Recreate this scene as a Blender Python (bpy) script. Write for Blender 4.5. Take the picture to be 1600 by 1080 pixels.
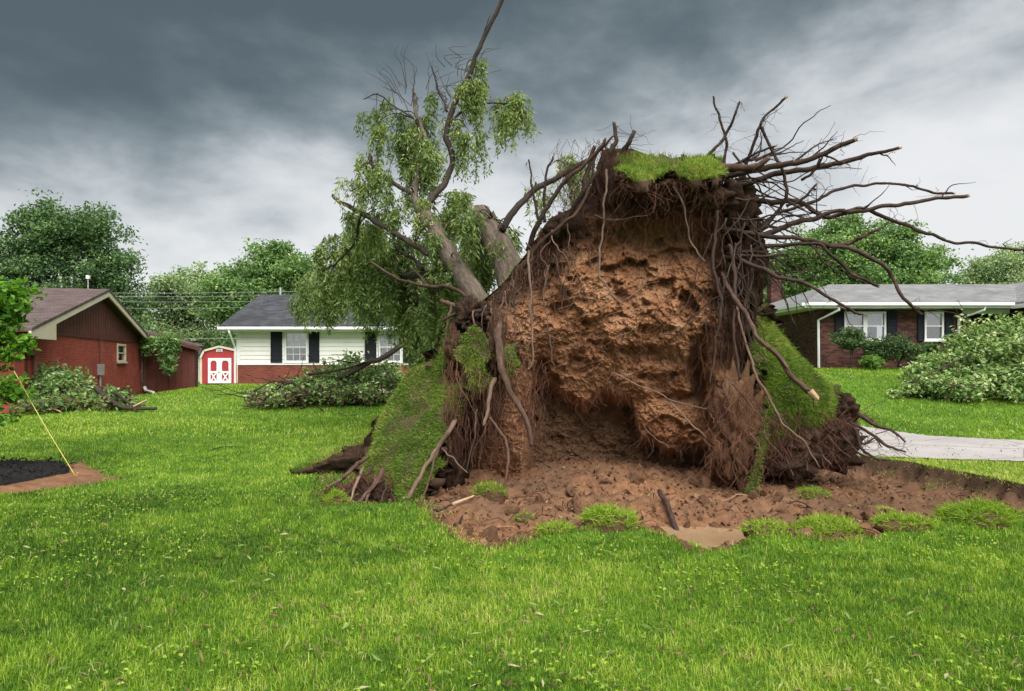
import bpy, math, random
import numpy as np
from mathutils import Vector, Matrix

for o in list(bpy.data.objects): bpy.data.objects.remove(o)
R = math.radians
SC = bpy.context.scene
COL = SC.collection
random.seed(7)
rng = np.random.default_rng(11)

# ------------------------------------------------------------------ camera
F, CH, HZ = 1067.0, 1.55, 565.0          # focal length in photo pixels, eye height, horizon row
cam_d = bpy.data.cameras.new('camera'); cam = bpy.data.objects.new('camera', cam_d); COL.objects.link(cam)
cam_d.sensor_width = 36.0; cam_d.lens = 36.0 * F / 1600.0
cam_d.shift_y = (HZ - 540.0) / 1600.0
cam_d.clip_start = 0.05; cam_d.clip_end = 3000
cam.location = (0, 0, CH); cam.rotation_euler = (R(90), 0, 0)
SC.camera = cam

# ------------------------------------------------------------------ light
SUN_EL, SUN_AZ = R(58), R(163)            # azimuth clockwise from +Y
w = bpy.data.worlds.new('World'); SC.world = w; w.use_nodes = True
nt = w.node_tree; nt.nodes.clear()
def wn(t, **k):
    n = nt.nodes.new(t)
    for a, b in k.items(): setattr(n, a, b)
    return n
def wmath(op, a, b=None, c=None):
    n = wn('ShaderNodeMath', operation=op)
    for i, v in enumerate((a, b, c)):
        if v is None: continue
        if isinstance(v, (int, float)): n.inputs[i].default_value = v
        else: nt.links.new(v, n.inputs[i])
    return n.outputs[0]
tc = wn('ShaderNodeTexCoord'); sep = wn('ShaderNodeSeparateXYZ'); nt.links.new(tc.outputs['Generated'], sep.inputs[0])
dx, dy, dz = sep.outputs
SKX, SKZ = 0.3, 0.0
cmb = wn('ShaderNodeCombineXYZ')                             # soft cloud masses, flattened vertically
for i_, (d_, k_) in enumerate(((dx, 1.0), (dy, 1.0), (dz, 2.0))): nt.links.new(wmath('MULTIPLY', d_, k_), cmb.inputs[i_])
def wnoise(scale, detail, rough, dist=0.0, off=(0, 0, 0)):
    mp = wn('ShaderNodeMapping'); nt.links.new(cmb.outputs[0], mp.inputs[0]); mp.inputs['Location'].default_value = off
    n = wn('ShaderNodeTexNoise'); nt.links.new(mp.outputs[0], n.inputs['Vector'])
    n.inputs['Scale'].default_value = scale; n.inputs['Detail'].default_value = detail
    n.inputs['Roughness'].default_value = rough; n.inputs['Distortion'].default_value = dist
    return n.outputs['Fac']
n1 = wnoise(1.7, 5, 0.52, 0.0, (SKX, 0.2, SKZ)); n2_ = wnoise(5.0, 7, 0.55, 0.15, (1.7, 5.0, 2.0))
v = wmath('MULTIPLY_ADD', wmath('SUBTRACT', n1, 0.5), 1.15, wmath('MULTIPLY', wmath('SUBTRACT', n2_, 0.5), 1.0))
thr = wmath('MULTIPLY_ADD', wmath('MINIMUM', wmath('MAXIMUM', dx, -0.6), 0.6), 0.10, 0.315)   # the dark front comes in from the left
el = wmath('MULTIPLY', wmath('SUBTRACT', dz, thr), 3.0)
t = wmath('ADD', wmath('ADD', el, v), 0.48)
ramp = wn('ShaderNodeValToRGB'); nt.links.new(t, ramp.inputs[0])
cr = ramp.color_ramp; cr.interpolation = 'B_SPLINE'
cr.elements[0].position = 0.0; cr.elements[0].color = (0.76, 0.765, 0.77, 1)
cr.elements[1].position = 1.0; cr.elements[1].color = (0.075, 0.10, 0.115, 1)
for p, c in ((0.16, (0.70, 0.715, 0.725, 1)), (0.36, (0.50, 0.53, 0.55, 1)), (0.54, (0.245, 0.285, 0.305, 1)), (0.78, (0.115, 0.150, 0.165, 1))):
    e = cr.elements.new(p); e.color = c
sky = wn('ShaderNodeTexSky', sky_type='NISHITA'); sky.sun_disc = False
sky.sun_elevation = SUN_EL; sky.sun_rotation = SUN_AZ
bg1 = wn('ShaderNodeBackground'); nt.links.new(sky.outputs[0], bg1.inputs[0]); bg1.inputs[1].default_value = 0.05
bg2 = wn('ShaderNodeBackground'); nt.links.new(ramp.outputs[0], bg2.inputs[0]); bg2.inputs[1].default_value = 0.196
mx = wn('ShaderNodeMixShader'); mx.inputs[0].default_value = 0.97
nt.links.new(bg1.outputs[0], mx.inputs[1]); nt.links.new(bg2.outputs[0], mx.inputs[2])
wo = wn('ShaderNodeOutputWorld'); nt.links.new(mx.outputs[0], wo.inputs[0])

sd = bpy.data.lights.new('sun', 'SUN'); sd.energy = 1.5; sd.angle = R(70); sd.color = (1.0, 0.97, 0.92)
so = bpy.data.objects.new('sun', sd); COL.objects.link(so); so.location = (0, -10, 30)
sdir = Vector((math.sin(SUN_AZ) * math.cos(SUN_EL), math.cos(SUN_AZ) * math.cos(SUN_EL), math.sin(SUN_EL)))
so.rotation_euler = sdir.to_track_quat('Z', 'Y').to_euler()
SC.view_settings.view_transform = 'Standard'; SC.view_settings.look = 'None'
SC.view_settings.exposure = 2.5; SC.view_settings.gamma = 1.0; SC.view_settings.use_curve_mapping = False
SC.render.engine = 'CYCLES'
SC.cycles.use_denoising = True
try: SC.cycles.denoiser = 'OPENIMAGEDENOISE'
except Exception: pass
SC.cycles.max_bounces = 6; SC.cycles.transparent_max_bounces = 8
SC.cycles.diffuse_bounces = 3; SC.cycles.glossy_bounces = 3; SC.cycles.transmission_bounces = 4

# ------------------------------------------------------------------ numeric helpers
def at(x, y, Y): return np.array([(x - 800.0) / F * Y, Y, CH + (HZ - y) / F * Y])
def atv(x, y, Y):
    x = np.asarray(x, float); y = np.asarray(y, float); Y = np.asarray(Y, float)
    return np.stack([(x - 800.0) / F * Y, Y + 0 * x, CH + (HZ - y) / F * Y], -1)
def ss(a, b, x):
    t = np.clip((np.asarray(x, float) - a) / (b - a), 0, 1); return t * t * (3 - 2 * t)
def _h(ix, iy, iz, seed):
    n = (ix.astype(np.int64) * 374761393 + iy.astype(np.int64) * 668265263 + iz.astype(np.int64) * 1274126177 + seed * 974634777) & 0xFFFFFFFF
    n = ((n ^ (n >> 13)) * 1274126177) & 0xFFFFFFFF
    n = (n ^ (n >> 16)) & 0xFFFFFFFF
    return n / 4294967295.0
def vnoise(P, seed=0):
    P = np.asarray(P, float); I = np.floor(P); f = P - I; f = f * f * f * (f * (f * 6 - 15) + 10)
    I = I.astype(np.int64); out = 0
    for a in (0, 1):
        for b in (0, 1):
            for c in (0, 1):
                wgt = (f[..., 0] if a else 1 - f[..., 0]) * (f[..., 1] if b else 1 - f[..., 1]) * (f[..., 2] if c else 1 - f[..., 2])
                out = out + wgt * _h(I[..., 0] + a, I[..., 1] + b, I[..., 2] + c, seed)
    return out * 2 - 1
def fbm(P, scale=1.0, octs=4, gain=0.5, seed=0):
    P = np.asarray(P, float) * scale; s = 0; a = 1.0; n = 0
    for i in range(octs):
        s = s + a * vnoise(P + i * 17.3, seed + i); n += a; a *= gain; P = P * 2.03
    return s / n
def n2(x, y, scale, octs=3, seed=0):
    x = np.asarray(x, float); y = np.asarray(y, float)
    return fbm(np.stack([x, y, np.zeros_like(x) + 0.37], -1), scale, octs, 0.5, seed)
def worley(x, y, scale, seed=0):
    """cellular noise: distance to the cell border (0 at cracks) and a random value for each cell"""
    x = np.asarray(x, float) * scale; y = np.asarray(y, float) * scale; ix = np.floor(x).astype(np.int64); iy = np.floor(y).astype(np.int64)
    f1 = np.full(x.shape, 9.0); f2 = np.full(x.shape, 9.0); cr_ = np.zeros(x.shape)
    for a in (-1, 0, 1):
        for b in (-1, 0, 1):
            cx, cy = ix + a, iy + b; z = np.zeros_like(cx)
            d = np.hypot(cx + _h(cx, cy, z, seed) - x, cy + _h(cx, cy, z + 1, seed) - y); rv = _h(cx, cy, z + 2, seed)
            n_ = d < f1; f2 = np.where(n_, f1, np.minimum(f2, d)); cr_ = np.where(n_, rv, cr_); f1 = np.where(n_, d, f1)
    return f2 - f1, cr_
def crumbly(x, y, seed=0):
    """blocky broken-earth relief, about -1 to 1"""
    wx = x + 0.06 * n2(x, y, 5.0, 3, seed); wy = y + 0.06 * n2(x, y, 5.0, 3, seed + 1); out = 0
    for sc, am in ((5.5, 0.6), (12.0, 0.8), (27.0, 0.6)):
        e, c_ = worley(wx, wy, sc, seed + int(sc)); out = out + am * ((c_ - 0.5) * 1.1 * ss(0.0, 0.22, e) - 0.5 * (1 - ss(0, 0.16, e)))
    return out
def seg_dist(px_, py_, poly):
    """signed distance to a closed polygon, positive inside"""
    x = np.asarray(px_, float); y = np.asarray(py_, float)
    d = np.full(x.shape, 1e9); inside = np.zeros(x.shape, bool); n = len(poly)
    for i in range(n):
        x0, y0 = poly[i]; x1, y1 = poly[(i + 1) % n]; ex, ey = x1 - x0, y1 - y0
        t = np.clip(((x - x0) * ex + (y - y0) * ey) / (ex * ex + ey * ey + 1e-12), 0, 1)
        d = np.minimum(d, np.hypot(x - x0 - t * ex, y - y0 - t * ey))
        c = ((y0 > y) != (y1 > y)); xi = (x1 - x0) * (y - y0) / ((y1 - y0) if y1 != y0 else 1e-12) + x0
        inside ^= c & (x < xi)
    return np.where(inside, d, -d)
def catmull(P, n):
    P = np.asarray(P, float)
    if len(P) == 2: P = np.array([P[0], (P[0] + P[1]) / 2, P[1]])
    Q = np.vstack([2 * P[0] - P[1], P, 2 * P[-1] - P[-2]]); m = len(P) - 1
    u = np.linspace(0, m, n); k = np.minimum(u.astype(int), m - 1); t = (u - k)[:, None]
    a, b, c, d = Q[k], Q[k + 1], Q[k + 2], Q[k + 3]
    return 0.5 * (2 * b + (c - a) * t + (2 * a - 5 * b + 4 * c - d) * t * t + (3 * b - a - 3 * c + d) * t ** 3)
def norm(v): return v / (np.linalg.norm(v, axis=-1, keepdims=True) + 1e-12)

# ------------------------------------------------------------------ mesh helpers
def add(name, V, Fc, mat=None, parent=None, smooth=False, attr=None, loops=None):
    """one mesh object; Fc: (n,3)/(n,4) array or a list of faces; attr: {name: per-vertex floats}"""
    me = bpy.data.meshes.new(name)
    V = np.asarray(V, np.float32)
    if isinstance(Fc, np.ndarray):
        k = Fc.shape[1]; nf = len(Fc)
        me.vertices.add(len(V)); me.vertices.foreach_set('co', V.ravel())
        me.loops.add(nf * k); me.loops.foreach_set('vertex_index', Fc.astype(np.int32).ravel())
        me.polygons.add(nf)
        me.polygons.foreach_set('loop_start', np.arange(0, nf * k, k, dtype=np.int32))
        me.update(calc_edges=True)
    else:
        me.from_pydata(V.tolist(), [], [tuple(int(i) for i in f) for f in Fc]); me.update()
    me.polygons.foreach_set('use_smooth', np.full(len(me.polygons), smooth))
    for an, av in (attr or {}).items():
        a = me.attributes.new(an, 'FLOAT', 'POINT'); a.data.foreach_set('value', np.asarray(av, np.float32))
    if mat is not None: me.materials.append(mat)
    o = bpy.data.objects.new(name, me); COL.objects.link(o)
    if parent is not None: setp(o, parent)
    return o
def setp(o, p):
    o.parent = p
    if p.type == 'EMPTY': o.matrix_parent_inverse = Matrix.Translation(-p.location)
def tag(o, label=None, cat=None, group=None, kind=None):
    if label: o['label'] = label
    if cat: o['category'] = cat
    if group: o['group'] = group
    if kind: o['kind'] = kind
    return o
def thing(name, loc, label, cat, group=None):
    o = bpy.data.objects.new(name, None); COL.objects.link(o); o.location = tuple(float(c) for c in loc); o.empty_display_size = 0.2
    return tag(o, label, cat, group)
class MB:
    """collects pieces of one part"""
    def __init__(s): s.V = []; s.F = []; s.n = 0; s.A = []
    def put(s, V, Fc, a=0.5):
        V = np.asarray(V, float); Fc = np.asarray(Fc)
        s.V.append(V); s.F += [tuple(int(i) + s.n for i in f) for f in Fc]; s.A.append(np.full(len(V), a) if np.isscalar(a) else np.asarray(a)); s.n += len(V)
    def build(s, name, mat, parent=None, smooth=False):
        return add(name, np.vstack(s.V), s.F, mat, parent, smooth, {'rnd': np.concatenate(s.A)})
class QB:
    """the same for arrays with one face size"""
    def __init__(s): s.V = []; s.F = []; s.A = []; s.n = 0
    def put(s, V, Fc, a):
        s.V.append(V); s.F.append(Fc + s.n); s.A.append(a); s.n += len(V)
    def build(s, name, mat, parent=None, smooth=False):
        return add(name, np.vstack(s.V), np.vstack(s.F), mat, parent, smooth, {'rnd': np.concatenate(s.A)})
BF = [(0, 3, 2, 1), (4, 5, 6, 7), (0, 1, 5, 4), (1, 2, 6, 5), (2, 3, 7, 6), (3, 0, 4, 7)]
def boxv(a, b):
    (x0, y0, z0), (x1, y1, z1) = a, b
    return np.array([(x0, y0, z0), (x1, y0, z0), (x1, y1, z0), (x0, y1, z0), (x0, y0, z1), (x1, y0, z1), (x1, y1, z1), (x0, y1, z1)], float)
class Fr:
    """a wall's own frame: s along the wall, z up, d outwards"""
    def __init__(s, o, u, n): s.o = np.array(o, float); s.u = np.array(u, float); s.n = np.array(n, float)
    def p(s, a, d, z): return s.o + s.u * a + s.n * d + np.array([0, 0, z])
    def box(s, name, a0, a1, d0, d1, z0, z1, mat, parent=None):
        B = boxv((a0, d0, z0), (a1, d1, z1)); V = np.array([s.p(*q) for q in B])
        fl = np.cross(s.u, s.n)[2] < 0
        return add(name, V, [f[::-1] for f in BF] if fl else BF, mat, parent)
    def poly(s, name, pts, d0, d1, mat, parent=None):
        n = len(pts); V = [s.p(a, d1, z) for a, z in pts] + [s.p(a, d0, z) for a, z in pts]
        Fc = [tuple(range(n)), tuple(range(2 * n - 1, n - 1, -1))] + [(i, i + n, (i + 1) % n + n, (i + 1) % n) for i in range(n)]
        return add(name, V, Fc, mat, parent)
def tube(P, rad, sides=8, cap=True, jag=0.0):
    P = np.asarray(P, float); n = len(P); rad = np.broadcast_to(np.asarray(rad, float), (n,))
    T = norm(np.gradient(P, axis=0)); up = np.array([0, 0, 1.0]) if abs(T[0][2]) < 0.9 else np.array([1.0, 0, 0])
    N = np.zeros_like(P); a = norm(np.cross(T[0], up))
    for i in range(n):
        a = a - T[i] * a.dot(T[i]); a = a / (np.linalg.norm(a) + 1e-12); N[i] = a
    B = np.cross(T, N); th = np.linspace(0, 2 * math.pi, sides, endpoint=False)
    V = P[:, None, :] + rad[:, None, None] * (np.cos(th)[None, :, None] * N[:, None, :] + np.sin(th)[None, :, None] * B[:, None, :])
    if jag: V[-1] += T[-1][None, :] * rng.uniform(-jag, jag, (sides, 1))
    V = V.reshape(-1, 3)
    i = np.arange(n - 1)[:, None] * sides; j = np.arange(sides)[None, :]; j2 = (j + 1) % sides
    Q = np.stack([i + j, i + j2, i + sides + j2, i + sides + j], -1).reshape(-1, 4)
    Fc = [tuple(q) for q in Q]
    if cap: Fc += [tuple(range(sides - 1, -1, -1)), tuple(range((n - 1) * sides, n * sides))]
    return V, Fc
def bump_tube(P, rad, sides, amp, seed, jag=0.0):
    """a woody limb: knots and swellings along it"""
    V, Fc = tube(P, rad, sides, True, jag)
    C = np.repeat(np.asarray(P), sides, axis=0); d = V - C
    rr = np.repeat(np.broadcast_to(rad, (len(P),)), sides)[:, None]
    k = 1 + amp * fbm(V, 1.0, 3, 0.6, seed)[:, None] + amp * 0.8 * fbm(V / np.maximum(rr.mean(), 0.004) * 0.6, 1.0, 2, 0.5, seed + 5)[:, None]
    return C + d * k + (V - C - d), Fc
def wood(name, pts, r0, r1, mat, parent, sides=8, n=None, wob=0.0, seed=0, amp=0.16, jag=0.0, attr=0.5, px=True):
    """limb or root through (photo x, photo y, depth) points, or world points when px is False"""
    P = np.array([at(*q) for q in pts]) if px else np.array(pts, float)
    n = n or max(8, 5 * len(pts)); Q = catmull(P, n)
    if wob: Q = Q + wob * np.stack([fbm(Q + 9.1, 2.2, 3, 0.6, seed), fbm(Q + 31.7, 2.2, 3, 0.6, seed + 1), fbm(Q + 77.2, 2.2, 3, 0.6, seed + 2)], -1)
    if wob: Q = Q + 0.25 * wob * np.stack([fbm(Q + q_, 8.0, 2, 0.6, seed + 7) for q_ in (1.3, 21.9, 55.1)], -1)
    u = np.linspace(0, 1, n)
    V, Fc = bump_tube(Q, r0 + (r1 - r0) * u, sides, amp, seed, jag)
    o_ = add(name, V, Fc, mat, parent, True, {'rnd': np.full(len(V), attr)})
    al = np.concatenate([[0], np.cumsum(np.linalg.norm(np.diff(Q, axis=0), axis=1))]); th_ = np.linspace(0, 2 * math.pi, sides, endpoint=False); rr_ = r0 + (r1 - r0) * u
    bk = np.stack([rr_[:, None] * np.cos(th_)[None], rr_[:, None] * np.sin(th_)[None], np.repeat(al[:, None] * 0.22, sides, 1)], -1).reshape(-1, 3) + seed * 1.7
    o_.data.attributes.new('bk', 'FLOAT_VECTOR', 'POINT').data.foreach_set('vector', bk.astype(np.float32).ravel())
    return o_, Q
def grid_faces(nr, nc):
    i = np.arange(nr - 1)[:, None]; j = np.arange(nc - 1)[None, :]; a = i * nc + j
    return np.stack([a, a + 1, a + nc + 1, a + nc], -1).reshape(-1, 4)
def interp_grid(C, nr, nc):
    """Catmull-Rom patch through a control grid (rows, cols, 3)"""
    A = np.stack([catmull(C[:, j], nr) for j in range(C.shape[1])], 1)
    return np.stack([catmull(A[i], nc) for i in range(nr)], 0)
def leaves(P, Nn, L, W, r, fold=0.25):
    """a lance-shaped quad for each leaf"""
    n = len(P); N = norm(Nn); t = norm(np.cross(N, norm(r.normal(size=(n, 3))))); b = np.cross(N, t)
    L = np.broadcast_to(L, (n,))[:, None]; W = np.broadcast_to(W, (n,))[:, None]
    V = np.stack([P - t * L / 2, P + b * W / 2 + N * W * fold, P + t * L / 2, P - b * W / 2 + N * W * fold], 1).reshape(-1, 3)
    return V, np.arange(4 * n).reshape(n, 4)
def blades(P, H, Wd, lean, r, up=None, seg=1):
    """grass blades rooted at P: one triangle, or three when seg is 2"""
    n = len(P); a = r.uniform(0, 2 * math.pi, n); up = np.array([0, 0, 1.0]) if up is None else up
    up = np.broadcast_to(up, (n, 3)); rv = np.stack([np.cos(a), np.sin(a), np.zeros(n)], -1)
    side = norm(np.cross(up, rv)); fw = np.cross(side, up)
    H = H[:, None]; Wd = Wd[:, None]; ln = lean[:, None]
    if seg == 1:
        V = np.stack([P - side * Wd / 2, P + side * Wd / 2, P + up * H * (1 - 0.3 * ln) + fw * H * ln], 1).reshape(-1, 3)
        return V, np.arange(3 * n).reshape(n, 3), 3
    m = P + up * H * 0.55 + fw * H * ln * 0.28
    V = np.stack([P - side * Wd / 2, P + side * Wd / 2, m - side * Wd * .38, m + side * Wd * .38, P + up * H * (1 - 0.35 * ln) + fw * H * ln], 1).reshape(-1, 3)
    i = (np.arange(n) * 5)[:, None]
    return V, np.concatenate([i + [[0, 1, 3]], i + [[0, 3, 2]], i + [[2, 3, 4]]], 0), 5

# ------------------------------------------------------------------ materials
class NT:
    def __init__(s, name):
        s.m = bpy.data.materials.new(name); s.m.use_nodes = True; s.t = s.m.node_tree; s.t.nodes.clear()
        s.out = s.t.nodes.new('ShaderNodeOutputMaterial'); s.co = None
    def n(s, typ, ins=None, **k):
        nd = s.t.nodes.new(typ)
        for a, b in k.items(): setattr(nd, a, b)
        for a, b in (ins or {}).items():
            if hasattr(b, 'is_output'): s.t.links.new(b, nd.inputs[a])
            else: nd.inputs[a].default_value = b
        return nd
    def obj(s, scale=(1, 1, 1), rot=(0, 0, 0)):
        tcn = s.n('ShaderNodeTexCoord')
        return s.n('ShaderNodeMapping', {0: tcn.outputs['Object'], 'Scale': scale, 'Rotation': rot}).outputs[0]
    def noise(s, scale, detail=4, rough=0.55, vec=None, dist=0.0):
        return s.n('ShaderNodeTexNoise', {'Vector': vec if vec is not None else s.obj(), 'Scale': scale, 'Detail': detail, 'Roughness': rough, 'Distortion': dist}).outputs['Fac']
    def ramp(s, fac, stops, interp='LINEAR'):
        r = s.n('ShaderNodeValToRGB', {0: fac}); c = r.color_ramp; c.interpolation = interp
        while len(c.elements) > len(stops) and len(c.elements) > 1: c.elements.remove(c.elements[-1])
        for i, (p, col) in enumerate(stops):
            e = c.elements[i] if i < len(c.elements) else c.elements.new(p)
            e.position = p; e.color = (*col, 1)
        return r.outputs[0]
    def mix(s, fac, a, b, mode='MIX'):
        m = s.n('ShaderNodeMix', data_type='RGBA', blend_type=mode)
        for i, vv in ((0, fac), (6, a), (7, b)):
            if hasattr(vv, 'is_output'): s.t.links.new(vv, m.inputs[i])
            else: m.inputs[i].default_value = vv if i == 0 else (*vv, 1)
        return m.outputs[2]
    def math(s, op, a, b=0.0):
        return s.n('ShaderNodeMath', {0: a, 1: b}, operation=op).outputs[0]
    def attr(s, name): return s.n('ShaderNodeAttribute', attribute_name=name).outputs['Fac']
    def bump(s, h, strength=0.5, dist=0.02): return s.n('ShaderNodeBump', {'Height': h, 'Strength': strength, 'Distance': dist}).outputs[0]
    def pbr(s, col, rough=0.8, spec=0.3, nrm=None, metal=0.0):
        d = {'Base Color': col if hasattr(col, 'is_output') else (*col, 1), 'Roughness': rough, 'Specular IOR Level': spec, 'Metallic': metal}
        if nrm is not None: d['Normal'] = nrm
        return s.n('ShaderNodeBsdfPrincipled', d)
    def end(s, sh): s.t.links.new(sh.outputs[0], s.out.inputs[0]); return s.m

def leaf_mat(name, stops, trans=0.35, rough=0.55, spec=0.25):
    k = NT(name); c = k.ramp(k.attr('rnd'), stops)
    p = k.pbr(c, rough, spec); tr = k.n('ShaderNodeBsdfTranslucent', {'Color': k.mix(1.0, c, (1.25, 1.2, 0.5), 'MULTIPLY')})
    m = k.n('ShaderNodeMixShader', {0: trans, 1: p.outputs[0], 2: tr.outputs[0]})
    return k.end(m)
def plain(name, col, rough=0.6, spec=0.3, var=0.12, scale=3.0, bump=0.0, metal=0.0):
    k = NT(name); f = k.noise(scale, 5, 0.6); a = tuple(c * (1 - var) for c in col); b = tuple(min(1, c * (1 + var)) for c in col)
    c = k.ramp(f, [(0.3, a), (0.7, b)])
    return k.end(k.pbr(c, rough, spec, k.bump(k.noise(scale * 12, 4), bump, 0.01) if bump else None, metal))
def bark_mat(name, stops, scale=26.0, stretch=0.22, bump=0.8, dist=0.02):
    k = NT(name); bkv = k.n('ShaderNodeAttribute', attribute_name='bk').outputs['Vector']; f = k.noise(scale * 0.3, 6, 0.65, bkv); g = k.noise(scale, 6, 0.7, bkv)
    c = k.ramp(k.math('ADD', k.math('MULTIPLY', f, 0.45), k.math('MULTIPLY', g, 0.55)), stops)
    r = k.attr('rnd'); c = k.mix(1.0, c, k.ramp(r, [(0, (0.45, 0.42, 0.42)), (0.5, (1, 1, 1)), (1, (1.7, 1.55, 1.4))]), 'MULTIPLY')
    return k.end(k.pbr(c, 0.85, 0.2, k.bump(g, bump, dist)))
M = {}
M['bark'] = bark_mat('willow_bark', [(0.32, (0.022, 0.016, 0.012)), (0.5, (0.095, 0.074, 0.056)), (0.68, (0.20, 0.165, 0.13))], 42, 0.3)
M['darkbark'] = bark_mat('dark_bark', [(0.3, (0.012, 0.009, 0.007)), (0.55, (0.045, 0.034, 0.027)), (0.75, (0.12, 0.092, 0.074))], 55, 0.4)
M['root'] = bark_mat('root_bark', [(0.3, (0.010, 0.006, 0.005)), (0.52, (0.045, 0.028, 0.022)), (0.72, (0.125, 0.085, 0.068))], 60, 0.4, 0.6, 0.01)
M['redroot'] = bark_mat('red_root_bark', [(0.3, (0.020, 0.011, 0.008)), (0.52, (0.078, 0.045, 0.033)), (0.72, (0.19, 0.125, 0.095))], 60, 0.4, 0.5, 0.01)
M['paleroot'] = bark_mat('pale_root_bark', [(0.3, (0.040, 0.024, 0.018)), (0.52, (0.120, 0.080, 0.060)), (0.72, (0.25, 0.180, 0.140))], 60, 0.4, 0.5, 0.01)
M['farbark'] = plain('far_bark', (0.055, 0.042, 0.034), 0.9, 0.1, 0.35, 8)
M['wood'] = plain('split_wood', (0.40, 0.27, 0.17), 0.8, 0.2, 0.3, 30, 0.5)
M['hair'] = leaf_mat('fine_roots', [(0, (0.0228, 0.0119, 0.0086)), (0.45, (0.0798, 0.0378, 0.0259)), (0.8, (0.1938, 0.0918, 0.0594)), (1, (0.3876, 0.2268, 0.1512))], 0.0, 0.8, 0.1)

def soil_mat(name):
    """attribute 'top': 0 = orange clay subsoil, 1 = dark humus topsoil; 'wet': darker clay colour, used inside the hollow"""
    k = NT(name); f = k.noise(2.6, 6, 0.65); g = k.noise(22, 8, 0.7); h = k.noise(85, 6, 0.7)
    clay = k.ramp(f, [(0.30, (0.22, 0.098, 0.046)), (0.5, (0.39, 0.196, 0.102)), (0.70, (0.52, 0.315, 0.185))])
    clay = k.mix(k.math('MULTIPLY', k.ramp(g, [(0.38, (0, 0, 0)), (0.62, (1, 1, 1))]), 0.55), clay, (0.21, 0.098, 0.048))
    humus = k.ramp(g, [(0.3, (0.018, 0.011, 0.008)), (0.55, (0.052, 0.031, 0.021)), (0.75, (0.11, 0.068, 0.046))])
    wet = k.ramp(g, [(0.3, (0.075, 0.048, 0.030)), (0.7, (0.175, 0.118, 0.078))])
    c = k.mix(k.attr('wet'), clay, wet); c = k.mix(k.attr('top'), c, humus)
    hh = k.math('ADD', k.math('MULTIPLY', g, 0.7), k.math('MULTIPLY', h, 0.3))
    return k.end(k.pbr(c, 0.95, 0.1, k.bump(hh, 1.0, 0.06)))
M['soil'] = soil_mat('soil')
k = NT('crumbly_soil'); g = k.noise(9, 8, 0.7); h = k.noise(60, 6, 0.75); f = k.noise(0.9, 4, 0.6)
c = k.ramp(g, [(0.3, (0.13, 0.060, 0.030)), (0.52, (0.21, 0.108, 0.058)), (0.75, (0.30, 0.175, 0.105))])
c = k.mix(k.ramp(f, [(0.4, (0, 0, 0)), (0.65, (0.8, 0.8, 0.8))]), c, (0.115, 0.070, 0.046)); c = k.mix(k.attr('top'), c, (0.065, 0.040, 0.026))
M['crumb'] = k.end(k.pbr(c, 0.95, 0.1, k.bump(k.math('ADD', g, k.math('MULTIPLY', h, 0.5)), 1.0, 0.03)))
G_ST = [(0, (0.0418, 0.0966, 0.0108)), (0.3, (0.1218, 0.2331, 0.0189)), (0.6, (0.2320, 0.3727, 0.0324)), (0.85, (0.3596, 0.4725, 0.0607)), (1, (0.5336, 0.4935, 0.2025))]
M['grass'] = leaf_mat('grass_blades', G_ST, 0.42, 0.5, 0.25)
M['sodgrass'] = leaf_mat('sod_grass_blades', [(0, (0.0379, 0.0768, 0.0147)), (0.35, (0.0980, 0.1884, 0.0236)), (0.7, (0.1819, 0.2859, 0.0383)), (0.88, (0.3004, 0.3766, 0.0736)), (1, (0.4743, 0.3766, 0.1620))], 0.4, 0.5, 0.2)
k = NT('lawn_floor'); f = k.noise(0.35, 5, 0.6); g = k.noise(30, 6, 0.7)
c = k.mix(k.math('MULTIPLY', g, 0.7), k.ramp(f, [(0.3, (0.055, 0.135, 0.014)), (0.7, (0.115, 0.225, 0.026))]), (0.03, 0.065, 0.010))
M['lawn'] = k.end(k.pbr(c, 0.9, 0.1, k.bump(g, 0.8, 0.03)))
k = NT('sod_floor'); g = k.noise(35, 6, 0.7)
M['sod'] = k.end(k.pbr(k.ramp(g, [(0.35, (0.040, 0.036, 0.016)), (0.65, (0.105, 0.092, 0.040))]), 0.95, 0.1, k.bump(g, 1.0, 0.03)))
M['willow'] = leaf_mat('willow_leaves', [(0, (0.0392, 0.0776, 0.0285)), (0.4, (0.1309, 0.2033, 0.0611)), (0.75, (0.2727, 0.3513, 0.1120)), (1, (0.5017, 0.4833, 0.2443))], 0.35)
M['maple'] = leaf_mat('dark_tree_leaves', [(0, (0.0271, 0.0578, 0.0285)), (0.4, (0.0747, 0.1501, 0.0569)), (0.8, (0.1629, 0.2657, 0.0924)), (1, (0.3056, 0.3899, 0.1600))], 0.25)
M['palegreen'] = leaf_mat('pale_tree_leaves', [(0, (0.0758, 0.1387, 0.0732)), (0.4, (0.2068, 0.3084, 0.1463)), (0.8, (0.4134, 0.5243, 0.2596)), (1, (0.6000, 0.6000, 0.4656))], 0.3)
M['midgreen'] = leaf_mat('mid_tree_leaves', [(0, (0.0425, 0.0946, 0.0369)), (0.4, (0.1276, 0.2395, 0.0811)), (0.8, (0.2660, 0.4037, 0.1292)), (1, (0.4608, 0.5569, 0.2211))], 0.3)
M['pile'] = leaf_mat('wilting_leaves', [(0, (0.0384, 0.0843, 0.0276)), (0.4, (0.1247, 0.2225, 0.0646)), (0.75, (0.3000, 0.4216, 0.1520)), (1, (0.6000, 0.6000, 0.4608))], 0.3)
M['palepile'] = leaf_mat('upturned_leaves', [(0, (0.0275, 0.0730, 0.0168)), (0.3, (0.1148, 0.2191, 0.0504)), (0.55, (0.2754, 0.4056, 0.1380)), (1, (0.5520, 0.5700, 0.3597))], 0.25)
M['sap'] = leaf_mat('sapling_leaves', [(0, (0.0360, 0.1080, 0.0144)), (0.5, (0.1200, 0.2820, 0.0264)), (1, (0.2400, 0.4320, 0.0600))], 0.45)
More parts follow.
